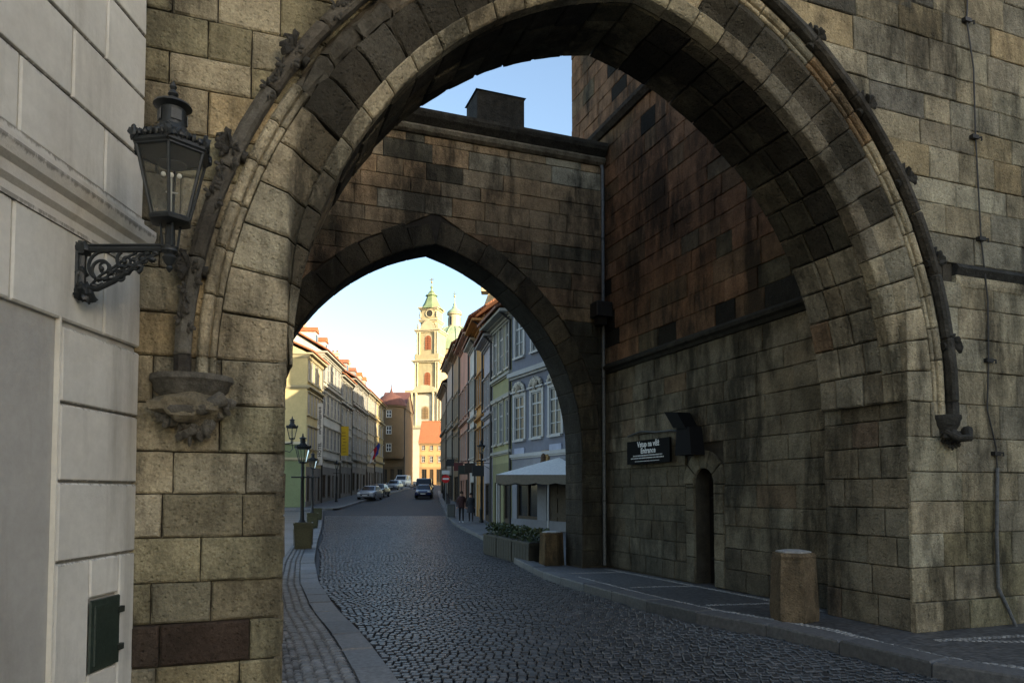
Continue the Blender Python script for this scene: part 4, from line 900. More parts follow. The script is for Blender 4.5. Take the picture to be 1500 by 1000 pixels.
    if pil:
        for i in range(pil + 1):
            x = Wd * i / pil; mb = MB(trim); mb.box(x - .2, x + .2, .0, .09, 3.4, H - .4); mb.box(x - .26, x + .26, .0, .14, H - .75, H - .42); mb.build('pilaster', 'facade', r)
    if gftint: mb = MB(tuple(q * .6 for q in gftint)); mb.box(-.04, Wd + .04, -D * .96, .03, -.8, .55); mb.build('plinth', 'facade', r)
    rise, rc = roof; mb = MB(rc); e = eave
    for y0, z0, y1, z1 in ((e, H + .02, -D / 2, H + rise), (-D - e, H + .02, -D / 2, H + rise)):
        mb.add([(-.15, y0, z0), (Wd + .15, y0, z0), (Wd + .15, y1, z1), (-.15, y1, z1), (-.15, y0, z0 + .14), (Wd + .15, y0, z0 + .14), (Wd + .15, y1, z1 + .14), (-.15, y1, z1 + .14)], [(0, 1, 2, 3), (4, 7, 6, 5), (0, 4, 5, 1), (1, 5, 6, 2), (3, 7, 4, 0)])
    ro = mb.build('roof', 'roof', r)
    mb = MB(rc); mb.tube([(-.15, -D / 2, H + rise + .14), (Wd + .15, -D / 2, H + rise + .14)], .13, 8); mb.build('ridge_tile', 'roof', ro)
    for cx_, cy_, hh, cc in chim:
        zt_ = H + rise * (1 - abs(cy_ + D / 2) / (D / 2)) - .3; mb = MB(cc); mb.bbox(Wd * cx_ - .35, Wd * cx_ + .35, cy_ - .5, cy_ + .5, zt_, zt_ + hh, .03); mb.box(Wd * cx_ - .42, Wd * cx_ + .42, cy_ - .57, cy_ + .57, zt_ + hh - .25, zt_ + hh - .1)
        for q in (-.25, .25): mb.lathe([(.12, 0), (.1, .3)], Wd * cx_, cy_ + q, 8, (.3, .12, .06), cz=zt_ + hh)
        mb.build('chimney', 'facade', ro)
    for i in range(dormers):
        x = Wd * (i + .5) / dormers; yb = -1.0; zb_ = H + rise * (1.0 + e) / (D / 2 + e); mb = MB(tint); mb.box(x - .6, x + .6, yb - 2.4, yb, zb_ - .2, zb_ + 1.2); mb.loft([[(x - .75, yb + .12, zb_ + 1.2), (x + .75, yb + .12, zb_ + 1.2), (x, yb + .12, zb_ + 1.75)], [(x - .75, yb - 2.6, zb_ + 1.2), (x + .75, yb - 2.6, zb_ + 1.2), (x, yb - 2.6, zb_ + 1.75)]], rc); dm = mb.build('dormer', 'facade', ro)
        MB().add([(x - .4, yb + .01, zb_ + .1), (x + .4, yb + .01, zb_ + .1), (x + .4, yb + .01, zb_ + 1.0), (x - .4, yb + .01, zb_ + 1.0)], [(0, 1, 2, 3)]).build('pane', 'glass', dm)
    r['w'] = Wd
    return r
def cx(px, d): return ((px - 750) / F * d, d)
CREAM = (.62, .54, .36); YEL = (.66, .53, .26)
def fl(py0, py1, d, w, n, sur=.14, pan=(2, 3)): z1, z0 = zat(py0, d), zat(py1, d); return (z0, w, z1 - z0, n, sur, pan)
# right row, from the cafe outwards
xb = lambda d: -(d - 36) * .476
Bh = house('blue_house', 'pale blue baroque house with stucco window crests behind the cafe canopy', (xb(19.5), 19.5), (xb(36), 36), 12.6, (.29, .295, .345), [(4.15, 1.05, 2.15, 10, .18, (2, 4)), (8.25, .95, 2.1, 10, .14, (2, 3))],
   [(.08, .2, .0, 2.4, 'shop'), (.28, .4, .0, 2.5, 'door'), (.48, .62, .2, 2.4, 'shop'), (.7, .8, .0, 2.5, 'door'), (.85, .97, .2, 2.4, 'shop')], (4.0, (.3, .12, .06)), trim=(.55, .53, .5), strings=((7.3, .22, .25), (3.3, .16, .12)), chim=((.7, -3, 2.2, CREAM),), gftint=(.3, .3, .32), mul=.6, keep=True)
Wb = Bh['w']
for i in range(4, 10):
    x = Wb * (i + .5) / 10; mb = MB((.5, .45, .37)); z = 6.62 + .2
    for j in range(11):
        a = math.pi * j / 10; mb.blob((x - .55 * math.cos(a), .1, z + .35 * math.sin(a)), .11, j + i * 9, .5, 6, None, (1.2, .6, 1))
    mb.blob((x, .1, z + .12), .24, i, .35, 8, (.42, .36, .28), (1, .5, 1)); mb.build('stucco_crest', 'carved', Bh, autos=60)
mb = MB((.35, .22, .09)); x = Wb * .8
mb.box(x - .3, x + .3, .0, .1, 2.75, 3.75); mb.lathe([(.16, 2.85), (.19, 3.1), (.12, 3.3), (.13, 3.42), (.09, 3.55), (.02, 3.62)], x, .16, 10, (.12, .08, .05)); mb.build('shrine_niche', 'carved', Bh, autos=50)
for i in (5, 6, 7, 9):
    x = Wb * (i + .5) / 10 + .0; mb = MB((.36, .38, .46)); mb.box(x - .55, x + .55, .0, .05, 3.55, 4.0); mb.build('panel', 'facade', Bh)
house('green_house', 'narrow pale green house with tall white sash windows next to the blue house', (0, 36.1), (-1.08, 40.3), zat(468, 38.5), (.4, .38, .2), [(zat(650, 38.5), .8, 2.2, 3, .1, (2, 3)), (zat(545, 38.5), .85, 2.6, 3, .12, (2, 3)), ], [(.1, .42, .0, 2.4, 'shop'), (.55, .9, 0, 2.4, 'door')], (3.6, (.3, .13, .07)), trim=(.5, .47, .4), strings=((zat(556, 38.5), .14, .2), (zat(585, 38.5), .14, .14), (zat(665, 38.5), .14, .14)), eave=.9, mul=.75, keep=True)
house('grey_house', 'slim lilac grey house between the green and orange houses', (-1.1, 40.4), (-1.73, 44.3), zat(496, 42), (.42, .38, .4), [(3.6, .7, 1.8, 3, .1, (2, 3)), (6.6, .7, 1.7, 3, .1, (2, 3))], [(.1, .9, 0, 2.4, 'shop')], (3.0, (.3, .12, .06)), strings=((6.0, .14, .2),), eave=.7)
house('orange_house', 'orange plastered house with deep wooden eaves', (-1.75, 44.4), (-2.4, 48.4), zat(474, 46), (.62, .33, .11), [(3.7, .75, 1.9, 3, .1, (2, 3)), (7.2, .75, 1.9, 3, .1, (2, 3))], [(.12, .5, 0, 2.4, 'shop'), (.6, .85, 0, 2.3, 'door')], (4.2, (.36, .14, .06)), trim=(.36, .16, .06), strings=((6.3, .14, .2),), eave=1.0, chim=((.2, -4, 2.6, (.6, .5, .3)), (.85, -4.5, 2, (.6, .5, .3))))
house('white_house', 'narrow white house squeezed beside the orange house', (-2.42, 48.5), (-3.11, 52.8), zat(500, 50), (.66, .62, .55), [(4, .8, 1.9, 3, .1, (2, 3)), (7.6, .8, 1.9, 3, .1, (2, 3))], [(.1, .9, 0, 2.4, 'shop')], (4, (.36, .14, .06)), strings=((6.7, .14, .2),), eave=.6)
house('pink_house', 'salmon pink house with ornate iron balcony rails', (-3.13, 52.9), (-4.4, 60.7), zat(498, 56), (.64, .35, .25), [(4.1, .9, 2.0, 4, .12, (2, 3)), (7.6, .9, 2.0, 4, .12, (2, 3)), ], [(.08, .42, 0, 2.5, 'shop'), (.52, .7, 0, 2.5, 'door'), (.76, .95, 0, 2.5, 'shop')], (4, (.4, .15, .06)), strings=((7.0, .14, .2), (3.4, .14, .2)), eave=.7, chim=((.3, -4, 2.4, (.6, .5, .3)),))
house('brown_house', 'brown house with carved wooden eaves past the pink house', (-4.42, 60.8), (-5.56, 67.9), zat(514, 64), (.45, .33, .2), [(4.6, .9, 2.0, 4, .12, (2, 3)), (8.2, .9, 2.0, 4, .12, (2, 3)), ], [(.1, .9, 0, 2.6, 'shop')], (4, (.36, .14, .06)), strings=((7.4, .14, .2),), eave=.8)
house('pale_house', 'pale grey house with a hipped roof near the far end of the row', (-5.58, 68), (-6.9, 76), zat(532, 72), (.6, .55, .46), [(5, .9, 2.0, 4, .12, (2, 3)), (8.6, .9, 2.0, 4, .12, (2, 3)), ], [(.1, .9, 0, 2.6, 'shop')], (3.6, (.3, .12, .06)), strings=((7.9, .14, .2),), eave=.8)
house('end_house', 'last shaded grey house of the right row before the church', (-6.92, 76.1), (-8.75, 88), zat(575, 84), (.5, .42, .3), [(5.4, .9, 2.0, 5, .12, (2, 3)), (8.6, .9, 1.6, 5, .12, (2, 3))], [(.1, .9, 0, 2.6, 'shop')], (3.4, (.26, .11, .06)), strings=((8.3, .14, .2),), eave=.6)
house('hidden_shade_house', 'tall plain hidden house added behind the right row to shade the turret house', (-3.0, 92), (-5.5, 116), 21, (.45, .38, .26), [(7, 1.1, 2.2, 6, .14, (2, 3)), (11, 1.1, 2.2, 6, .14, (2, 3)), (15, 1.1, 2.2, 6, .14, (2, 3))], [(.4, .5, 0, 3, 'door')], (3, (.36, .14, .06)), D=12)  # hidden from view, added to cast shade on the turret house
# tall gable rising behind the orange house
gr = root('gable_house', (*W(1.0, 47), 0), 'tall cream gable with orange tiles rising behind the green house', 'house', rotz=-YAW)
mb = MB((.6, .47, .27)); mb.prism([(-3.2, 0, 0), (3.2, 0, 0), (3.2, 0, 12.5), (1.2, 0, 15.2), (-2.4, 0, 15.2), (-3.2, 0, 13)], (0, 7, 0)); mb.build('wall', 'facade', gr)
mb = MB((.42, .16, .06)); mb.add([(3.4, -.15, 12.6), (1.1, -.15, 15.45), (1.1, 7, 15.45), (3.4, 7, 12.6), (3.4, -.15, 12.8), (1.1, -.15, 15.65), (1.1, 7, 15.65), (3.4, 7, 12.8)], [(0, 1, 2, 3), (4, 7, 6, 5), (0, 4, 5, 1), (3, 2, 6, 7), (0, 3, 7, 4)]); mb.build('roof', 'roof', gr)
for x0, h in ((-2.6, 17.3), (-1.0, 16.2)):
    mb = MB((.6, .5, .3)); mb.bbox(x0 - .45, x0 + .45, -.3, .6, 14.8, h, .04); mb.box(x0 - .55, x0 + .55, -.4, .7, h - .35, h - .15); mb.build('chimney', 'facade', gr)
# left row
def lx(px): k = (px - 750) / F; d = 13.4 / (-k - .057); return (k * d, d)
LH = [(470, 448, 'corner_house', 'yellow corner house with moulded cornices at the start of the left row', (.7, .58, .29), 515, 5, (3.0, (.42, .15, .06)), 3),
      (497, 470.2, 'cream_house', 'cream house carrying the white vertical hotel banner', (.68, .66, .56), 526, 5, (3.8, (.4, .14, .06)), 3),
      (514, 497.2, 'stucco_house', 'richly stuccoed cream house carrying the yellow banner', (.52, .5, .42), 556, 3, (3.4, (.4, .15, .06)), 3),
      (536, 514.2, 'columned_house', 'long grey house with rows of tall white framed windows', (.38, .37, .33), 564, 5, (3.8, (.34, .13, .07)), 3),
      (548, 536.2, 'pale_gabled_house', 'pale cream house with a tall attic beyond the grey house', (.6, .52, .36), 578, 4, (4.2, (.42, .16, .06)), 3),
      (561, 548.2, 'ochre_house', 'ochre house with the flag at the far end of the left row', (.6, .46, .2), 590, 4, (3.8, (.4, .15, .06)), 3)]
for pa, pb, nm, lab, tt, pe, nw, rf, nf in LH:
    A = lx(pa); B = lx(pb); dm = B[1] if nm == 'corner_house' else (A[1] + B[1]) / 2; He = zat(pe, dm); zbm = zg(A[1]); fh = (He - zbm - 4.2) / nf
    flo = [(zbm + 4.2 + fh * k + .5, 1.25, fh * .62, nw, .1, (2, 3)) for k in range(nf)]
    hh = house(nm, lab, A, B, He, tt, flo, [(.06, .22, .2, 2.7, 'shop'), (.3, .42, 0, 2.7, 'door'), (.5, .66, .2, 2.7, 'shop'), (.76, .92, .2, 2.7, 'shop')], rf, trim=(.62, .56, .42), strings=((zbm + 3.7, .2, .25), (zbm + 4.2 + fh * (nf - 1) - .1, .18, .3)), chim=((.25, -3.5, 2.6, (.6, .5, .33)), (.75, -4.5, 2.2, (.6, .5, .33))), dormers={'cream_house': 2, 'pale_gabled_house': 2, 'stucco_house': 1, 'columned_house': 2}.get(nm, 0), D=12, eave=.6, pil=3 if nm in ('stucco_house', 'columned_house') else 0, gftint=(.3, .28, .24), mul=.78)
    if nm == 'corner_house':
        # sage-green lower storeys of the end wall, facing the gate
        mb = MB((.2, .235, .12)); Wd = hh['w']; mb.box(Wd + .002, Wd + .05, -11.5, -.05, .0, 5.2); mb.build('lower_wall', 'facade', hh)
        mb = MB((.55, .5, .36)); mb.box(Wd + .002, Wd + .16, -11.5, .1, 5.2, 5.42); mb.build('cornice', 'facade', hh)
# stepped attic of the white house in the left row
# closing building at the square
br = house('turret_house', 'brown house with round corner turret closing the street', cx(558, 126), cx(592, 126), zat(596, 126), (.27, .2, .12), [(zat(695 - 40, 126) - .2, 1.3, 2.4, 3, .15, (2, 2)), (zat(633, 126) - 2, 1.3, 2.4, 3, .15, (2, 2)), (zat(612, 126) - 1.5, 1.3, 2.2, 3, .15, (2, 2))], [(.1, .3, 0, 3, 'shop'), (.4, .6, 0, 3, 'door'), (.7, .9, 0, 3, 'shop')], (3.2, (.2, .08, .06)), trim=(.26, .2, .12), frame=(.75, .76, .76), eave=.5, D=12) if False else None
def front_house(name, label, pxa, pxb, d, ytop, tint, rows, trim, frame, roof, n, wpx, D=10, gft=None):  # facade square to the street, facing the gate
    A = cx(pxb, d); B = cx(pxa, d)
    flo = [(zat(y1, d), wpx / F * d, zat(y0, d) - zat(y1, d), n, .12, (2, 2)) for y0, y1 in rows]
    return house(name, label, A, B, zat(ytop, d), tint, flo, [(.1, .3, 0, 3, 'shop'), (.42, .58, 0, 3, 'door'), (.7, .9, 0, 3, 'shop')], roof, trim=trim, frame=frame, D=D, eave=.5, gftint=gft)
th = front_house('turret_house', 'brown house with round corner turret closing the street', 556, 593, 126, 597, (.15, .105, .06), [(603, 613), (626, 637), (651, 662)], (.24, .19, .12), (.75, .76, .76), (3.2, (.19, .075, .06)), 2, 6.5)
ox, oy = W(*cx(588, 125)); tr = MB((.15, .105, .06)); Wt = th['w']
tr.lathe([(2.0, zat(672, 126) - zg(126)), (2.3, zat(668, 126) - zg(126)), (2.3, zat(598, 126) - zg(126)), (2.55, zat(597, 126) - zg(126)), (2.55, zat(595, 126) - zg(126))], 2.4, .4, 16); to_ = tr.build('turret', 'facade', th, autos=40)
tr = MB((.2, .08, .06)); h0 = zat(595, 126) - zg(126); tr.lathe([(2.7, h0), (2.5, h0 + .8), (1.7, h0 + 1.7), (.6, h0 + 2.2), (.25, h0 + 2.6), (.1, h0 + 3.2), (.03, h0 + 4.2)], 2.4, .4, 16); tr.build('turret_roof', 'roof', th, autos=40)
for y0, y1 in ((603, 613), (626, 637), (651, 662)):
    me, ge = window_mesh(.85, (y1 - y0) / F * 126, (.24, .19, .12), (.75, .76, .76), pan=(2, 2), surround=.1); o = link('window', me, th); o.location = (2.4, 2.74, zat(y1, 126) - zg(126)); link('pane', ge, o)
front_house('ochre_cottage', 'low orange house with red roof below the church', 614, 650, 140, 649, (.5, .3, .14), [(652, 659), (668, 677)], (.55, .42, .26), (.7, .7, .68), (4.6, (.5, .18, .07)), 3, 4.5, D=9)
# unseen house at the bridge head, placed and sized to shade the gate
house('bridgehead_shade_house', 'broad plastered house out of view beside the bridge, placed to shade the gate', toC(15.5, -45), toC(15.5, 2.2), 11.4, (.5, .46, .38), [(4, 1.1, 2, 9, .14, (2, 3)), (7.6, 1.1, 2, 9, .14, (2, 3))], [(.1, .15, 0, 2.6, 'door')], (4.5, (.3, .12, .06)), D=11, zb=0)

# ------------------------------------------------------------------ church
DCH = 250.0; ZB = zg(DCH)
chp = W(*cx(631, DCH)); ch = root('church', (chp[0], chp[1], ZB), 'cream baroque church with green copper belfry and dome', 'church', rotz=-YAW + math.radians(-14))
CRM = (.41, .345, .2); CRL = (.47, .405, .26); GRN = (.19, .25, .13)
def zc(y, d=DCH): return zat(y, d) - ZB
px = DCH / F  # metres per pixel at the church
def stage(mb, h, y0, y1, tint=None): mb.bbox(-h, h, -h, h, zc(y0), zc(y1), .02, tint)
def cornice_ring(h, y, out, t, parent, tint=CRL):
    mb = MB(tint); z = zc(y); mb.box(-h - out * .5, h + out * .5, -h - out * .5, h + out * .5, z - t * .5, z); mb.box(-h - out, h + out, -h - out, h + out, z, z + t * .5); return mb.build('cornice', 'facade', parent)
def archwin(parent, x, ybase, zb, w, h, tint, name='window', off=.0):
    pts = [(x - w / 2, ybase, zb)] + [(x + w / 2 * math.cos(math.pi - math.pi * k / 8), ybase, zb + h - w / 2 + w / 2 * math.sin(math.pi * k / 8)) for k in range(9)] + [(x + w / 2, ybase, zb)]
    mb = MB(tint); mb.prism(pts, (0, -.12, 0))
    o = mb.build(name, 'wood', parent); b = MB(CRL)
    ring = [(x + (p[0] - x) * 1.25, ybase + .02, zb + (p[2] - zb) * 1.08) for p in pts]; b.prism(ring, (0, -.06, 0)); b.build('surround', 'facade', o)
    b = MB(tuple(q * .45 for q in tint))
    for k in range(1, 7): z = zb + h * k / 8; b.box(x - w / 2 * .95, x + w / 2 * .95, ybase - .17, ybase - .125, z - .07, z + .07)
    b.box(x - .08, x + .08, ybase - .18, ybase - .126, zb, zb + h * .95); b.build('glazing_bar', 'wood', o); return o
h1 = 4.5
mb = MB(CRM); mb.bbox(-h1, h1, -h1, h1, -1, zc(531), .3); mb.bbox(-4.0, 4.0, -4.0, 4.0, zc(531), zc(486), .3); mb.bbox(-3.1, 3.1, -3.1, 3.1, zc(486), zc(452), .7); mb.build('tower_wall', 'facade', ch)
for y, h, o in ((531, h1, .9), (577, h1, .9), (486, 4.0, .7), (470, 3.1, .5), (452, 3.0, .7), (523, 4.0, .5)): cornice_ring(h, y, o, 1.0, ch)
for sx_ in (-1, 1):
    for y0, y1, h in ((573, 533, h1), (523, 488, 4.0)):
        for off in (.35, 1.15):
            mb = MB(CRL); x = sx_ * (h - off); mb.lathe([(.36, zc(y0)), (.36, zc(y0) + .4), (.28, zc(y0) + .6), (.25, zc(y1) - .7), (.4, zc(y1) - .3), (.4, zc(y1))], x, -h - .25, 10); mb.build('column', 'facade', ch, autos=40)
for y0, y1 in ((493, 514),): archwin(ch, .3, -4.0, zc(y1), 2.2, (y1 - y0) * px, (.32, .11, .05))
archwin(ch, .3, -h1, zc(568), 2.2, 21 * px, (.32, .11, .05)); archwin(ch, .4, -6.62, zc(616), 2.3, 18 * px, (.3, .2, .1))
mb = MB(CRL)  # segmental gable over the lower window, ornate gable under the clock
mb.prism([(-4.4, -h1 - .2, zc(577))] + [(4.4 * math.cos(math.pi - math.pi * k / 10), -h1 - .2, zc(577) + 2.4 * math.sin(math.pi * k / 10)) for k in range(11)] + [(4.4, -h1 - .2, zc(577))], (0, -2.2, 0)); mb.build('gable', 'facade', ch)
mb = MB(CRL); mb.prism([(-3.0, -3.45, zc(484)), (-2.4, -3.45, zc(478)), (-1.2, -3.45, zc(472)), (0, -3.45, zc(469)), (1.2, -3.45, zc(472)), (2.4, -3.45, zc(478)), (3.0, -3.45, zc(484))], (0, -.4, 0)); mb.build('gable', 'facade', ch)
mb = MB((.05, .05, .04)); mb.prism([(.4 + 1.15 * math.cos(2 * math.pi * k / 14), -3.14, zc(460) + 1.15 * math.sin(2 * math.pi * k / 14)) for k in range(14)], (0, -.1, 0)); ck = mb.build('round_window', 'facade', ch)
mb = MB(CRL); mb.tube([(.4 + 1.3 * math.cos(2 * math.pi * k / 16), -3.2, zc(460) + 1.3 * math.sin(2 * math.pi * k / 16)) for k in range(17)], .18, 6); mb.build('surround', 'facade', ck)
for sx_ in (-1, 1):
    for z_, h in ((486, 3.6), (531, 4.2), (577, 4.2), (468, 3.0)):
        mb = MB((.35, .33, .24)); mb.lathe([(.4, 0), (.35, .6), (.5, 1.0), (.3, 1.6), (.35, 1.9), (.05, 2.4)], sx_ * h, -h, 8, cz=zc(z_) + .5); mb.build('urn', 'facade', ch, autos=50)
mb = MB(CRM); mb.box(-4.2, 4.2, -4.6, -4.0, zc(529), zc(521)); mb.build('balcony', 'facade', ch)
mb = MB(GRN); sqr = math.sqrt(2)
mb.lathe([(r * sqr * .92, zc(y)) for r, y in ((3.3, 452), (3.2, 450), (2.5, 446.5), (1.95, 441), (1.5, 435), (1.25, 431.5), (1.7, 431), (1.6, 429.5), (1.0, 428.5), (1.0, 426.5), (.55, 425.5), (.75, 424.5), (.35, 423), (.2, 419.5), (.45, 418), (.3, 416.5), (.1, 415.5), (.07, 408))], 0, 0, 8, rot=math.pi / 8); mb.build('spire', 'copper', ch, autos=30)
mb = MB((.9, .6, .2)); zt_ = zc(406); mb.box(-.1, .1, -.1, .1, zc(409.5), zc(403.5)); mb.box(-.8, .8, -.1, .1, zt_ - .1, zt_ + .15); mb.blob((0, 0, zc(410)), .4, 1, 0, 6); mb.build('cross', 'gold', ch)
# dome, lantern and drum
dcx = W(*cx(665, 268)); v = Matrix.Rotation(-(-YAW + math.radians(-14)), 3, 'Z') @ Vector((dcx[0] - chp[0], dcx[1] - chp[1], 0)); dx_, dy_ = v.x, v.y
z2 = lambda y: zat(y, 268) - ZB; p2 = 268 / F; GRD = (.3, .38, .24)
mb = MB(CRM); mb.lathe([(10.5, 0), (10.5, z2(545)), (11.2, z2(544)), (11.2, z2(540)), (10.4, z2(538)), (10.2, z2(516))], dx_, dy_, 24); mb.build('drum', 'facade', ch, autos=30)
mb = MB(GRD); mb.lathe([(10.6, z2(517)), (10.4, z2(514)), (10.0, z2(505)), (8.9, z2(496)), (7.2, z2(488)), (5.2, z2(482)), (3.7, z2(479))], dx_, dy_, 32); dome = mb.build('dome', 'copper', ch, autos=40)
for k in range(16):
    a = 2 * math.pi * k / 16; mb = MB((.26, .34, .2)); mb.tube([(dx_ + r * math.cos(a), dy_ + r * math.sin(a), z2(y)) for r, y in ((10.65, 516), (10.1, 505), (9.0, 496), (7.3, 488), (5.3, 482), (3.8, 479))], .22, 5); mb.build('rib', 'copper', dome)
mb = MB(CRL); mb.lathe([(3.6, z2(479.5)), (3.7, z2(478)), (2.5, z2(477)), (2.3, z2(460)), (2.9, z2(459)), (2.7, z2(457))], dx_, dy_, 12); ln = mb.build('lantern', 'facade', ch, autos=30)
for k in range(6):
    a = math.pi / 3 * k + .2; mb = MB((.1, .1, .08)); c_ = Vector((dx_ + 2.38 * math.cos(a), dy_ + 2.38 * math.sin(a), 0)); w = Vector((-math.sin(a), math.cos(a), 0)); o_ = Vector((math.cos(a), math.sin(a), 0))
    mb.prism([c_ + w * e + Vector((0, 0, z)) for e, z in ((-.4, z2(475)), (.4, z2(475)), (.4, z2(464)), (0, z2(462)), (-.4, z2(464)))], o_ * .1); mb.build('window', 'glass', ln)
mb = MB(GRD); mb.lathe([(2.9, z2(457)), (2.5, z2(454)), (1.5, z2(451)), (.9, z2(449)), (.9, z2(447)), (.4, z2(446)), (.6, z2(443)), (.2, z2(441)), (.12, z2(432))], dx_, dy_, 12); mb.build('lantern_roof', 'copper', ch, autos=40)
mb = MB((.9, .75, .4)); mb.blob((dx_, dy_, z2(431)), .5, 1, 0, 6); mb.box(dx_ - .12, dx_ + .12, dy_ - .12, dy_ + .12, z2(431), z2(424)); mb.box(dx_ - .8, dx_ + .8, dy_ - .1, dy_ + .1, z2(427.5), z2(426.7)); mb.build('cross', 'gold', ch)
for y, o in ((578, .7), (629, .5)):
    mb = MB(CRL); mb.box(-6.2 - o, 6.2 + o, -6.6 - o, -4.6, zc(y) + .01, zc(y) + 1.0); mb.build('cornice', 'facade', ch)
for x in (-5.7, -4.6, -3.0, 3.2, 4.8, 5.8):
    mb = MB(CRL); mb.lathe([(.5, zc(627)), (.4, zc(626)), (.36, zc(582)), (.55, zc(580)), (.55, zc(578))], x, -6.8, 10); mb.build('column', 'facade', ch, autos=40)
# nave front left of the tower
mb = MB((.56, .5, .38)); mb.bbox(-9.6, -4.55, -2, 16, -1, zc(600), .5); mb.bbox(-6.2, 6.2, -6.6, -2.1, -1, zc(578), 1.2); mb.build('nave_wall', 'facade', ch)
for y, o in ((600, .8), (637, .6), (665, .5)):
    mb = MB(CRL); mb.box(-11 - o, -3.9, -2 - o, 15, zc(y), zc(y) + .9); mb.build('cornice', 'facade', ch)
for x in (-10.4, -8.9, -6.6, -4.8):
    for y0, y1 in ((635, 603), (664, 640)):
        mb = MB(CRL); mb.lathe([(.5, zc(y0)), (.38, zc(y0) + .6), (.34, zc(y1) - .6), (.5, zc(y1))], x, -2.3, 10); mb.build('column', 'facade', ch, autos=40)
for y0, y1 in ((608, 630), (645, 660)): archwin(ch, -7.75, -2.0, zc(y1), 1.6, (y1 - y0) * px, (.12, .11, .1))
for x in (-11.2, -8.6, -5.5):
    mb = MB((.3, .28, .22)); mb.lathe([(.5, 0), (.4, .8), (.65, 1.6), (.4, 2.3), (.45, 2.8), (.05, 3.6)], x, -2.2, 8, cz=zc(600) + .9); mb.build('statue', 'facade', ch, autos=50)
mb = MB((.3, .12, .07)); mb.loft([[(-11.4, -2.4, zc(598)), (-3.95, -2.4, zc(598)), (-3.95, 15, zc(598)), (-11.4, 15, zc(598))], [(-8, 2, zc(588)), (-4, 2, zc(588)), (-4, 12, zc(588)), (-8, 12, zc(588))]]); mb.build('roof', 'roof', ch)
mb = MB(CRM); mb.bbox(3.95, 16, 1, 22, -1, zc(560), .5); mb.build('nave_wall', 'facade', ch)

# ------------------------------------------------------------------ cafe canopy, planters
cf = root('cafe_canopy', tuple(at(835, 32)), 'white pyramid cafe canopy with a tan scalloped valance', 'canopy', rotz=-YAW)
ze = zat(695, 29.5) - zg(32); za = zat(667, 33) - zg(32); hx = 3.25
mb = MB((.8, .78, .73)); mb.add([(-hx, -2.6, ze), (hx, -2.6, ze), (hx, 2.6, ze), (-hx, 2.6, ze), (0, 0, za), (-hx, -2.6, ze - .03), (hx, -2.6, ze - .03), (hx, 2.6, ze - .03), (-hx, 2.6, ze - .03), (0, 0, za - .03)], [(0, 1, 4), (1, 2, 4), (2, 3, 4), (3, 0, 4), (5, 9, 6), (6, 9, 7), (7, 9, 8), (8, 9, 5)]); mb.build('canopy_cloth', 'cloth', cf)
mb = MB((.3, .255, .19))
for (x0, y0), (x1, y1) in (((-hx, -2.6), (hx, -2.6)), ((-hx, -2.6), (-hx, 2.6)), ((hx, -2.6), (hx, 2.6)), ((-hx, 2.6), (hx, 2.6))):
    n = 24
    for i in range(n):
        q = []
        for t in (i / n, (i + 1) / n): q.append((x0 + (x1 - x0) * t, y0 + (y1 - y0) * t, t))
        b = [ze - .34 - .07 * abs(math.sin(t * 8 * math.pi)) for t in (q[0][2], q[1][2])]
        mb.add([(q[0][0], q[0][1], b[0]), (q[1][0], q[1][1], b[1]), (q[1][0], q[1][1], ze - .001), (q[0][0], q[0][1], ze - .001)], [(0, 1, 2, 3)])
mb.build('valance', 'cloth', cf)
for x, y in ((-hx + .05, -2.5), (hx - .05, -2.5), (-hx + .05, 2.5), (hx - .05, 2.5), (-1.1, -2.5)): MB((.5, .48, .44)).tube([(x, y, -.1), (x, y, ze)], .035, 8).build('post', 'paint', cf)
for k in range(4): sx_, sy_ = ((-1, -1), (1, -1), (1, 1), (-1, 1))[k]; MB((.3, .28, .25)).tube([(sx_ * hx, sy_ * 2.6, ze - .04), (0, 0, za - .05)], .025, 6).build('rafter', 'wood', cf)
def leafmass(mb, x0, x1, y0, y1, z0, z1, n, size, tints, rr):
    for _ in range(n):
        c = Vector((rr.uniform(x0, x1), rr.uniform(y0, y1), z0 + (z1 - z0) * rr.random() ** .8)); a = Vector((rr.uniform(-1, 1), rr.uniform(-1, 1), rr.uniform(-.4, 1))).normalized(); b = a.cross(Vector((rr.uniform(-1, 1), rr.uniform(-1, 1), rr.uniform(-1, 1)))).normalized(); s = size * rr.uniform(.6, 1.3)
        mb.add([c - a * s, c + b * s * .45, c + a * s, c - b * s * .45], [(0, 1, 2, 3)], jit(rr.choice(tints), .25, rr))
rr = random.Random(9); labs = ['dark planter box with leafy shrubs beside the brown bollard', 'dark planter box with low shrubs in the middle of the cafe edge', 'dark planter box with shrubs at the street end of the cafe edge']
P0 = Vector((*W(.62, 16.0), 0)); P1 = Vector((*W(-.56, 19.9), 0)); dv = (P1 - P0); ln_ = dv.length; an = math.atan2(dv.y, dv.x)
for i in range(3):
    c = P0 + dv * ((i + .5) / 3); r = root('planter_box', (c.x, c.y, zg(17) - .02), labs[i], 'planter', 'cafe planters', an); L2 = ln_ / 6 - .03
    mb = MB((.03, .027, .018)); mb.bbox(-L2, L2, -.24, .24, 0, .56, .015); mb.box(-L2 - .02, L2 + .02, -.26, .26, .5, .54, (.045, .04, .026)); mb.build('box', 'wood', r)
    for j in range(6):
        x = -L2 + 2 * L2 * (j + .5) / 6; mb = MB((.036, .032, .02)); mb.box(x - L2 / 6 + .01, x + L2 / 6 - .01, .24, .255, .05, .48); mb.build('plank', 'wood', r)
    mb = MB(); leafmass(mb, -L2, L2, -.24, .24, .5, .86, 420, .055, [(.03, .05, .015), (.05, .07, .025), (.08, .09, .04)], rr); tag(mb.build('foliage', 'leaf', r), kind='stuff')

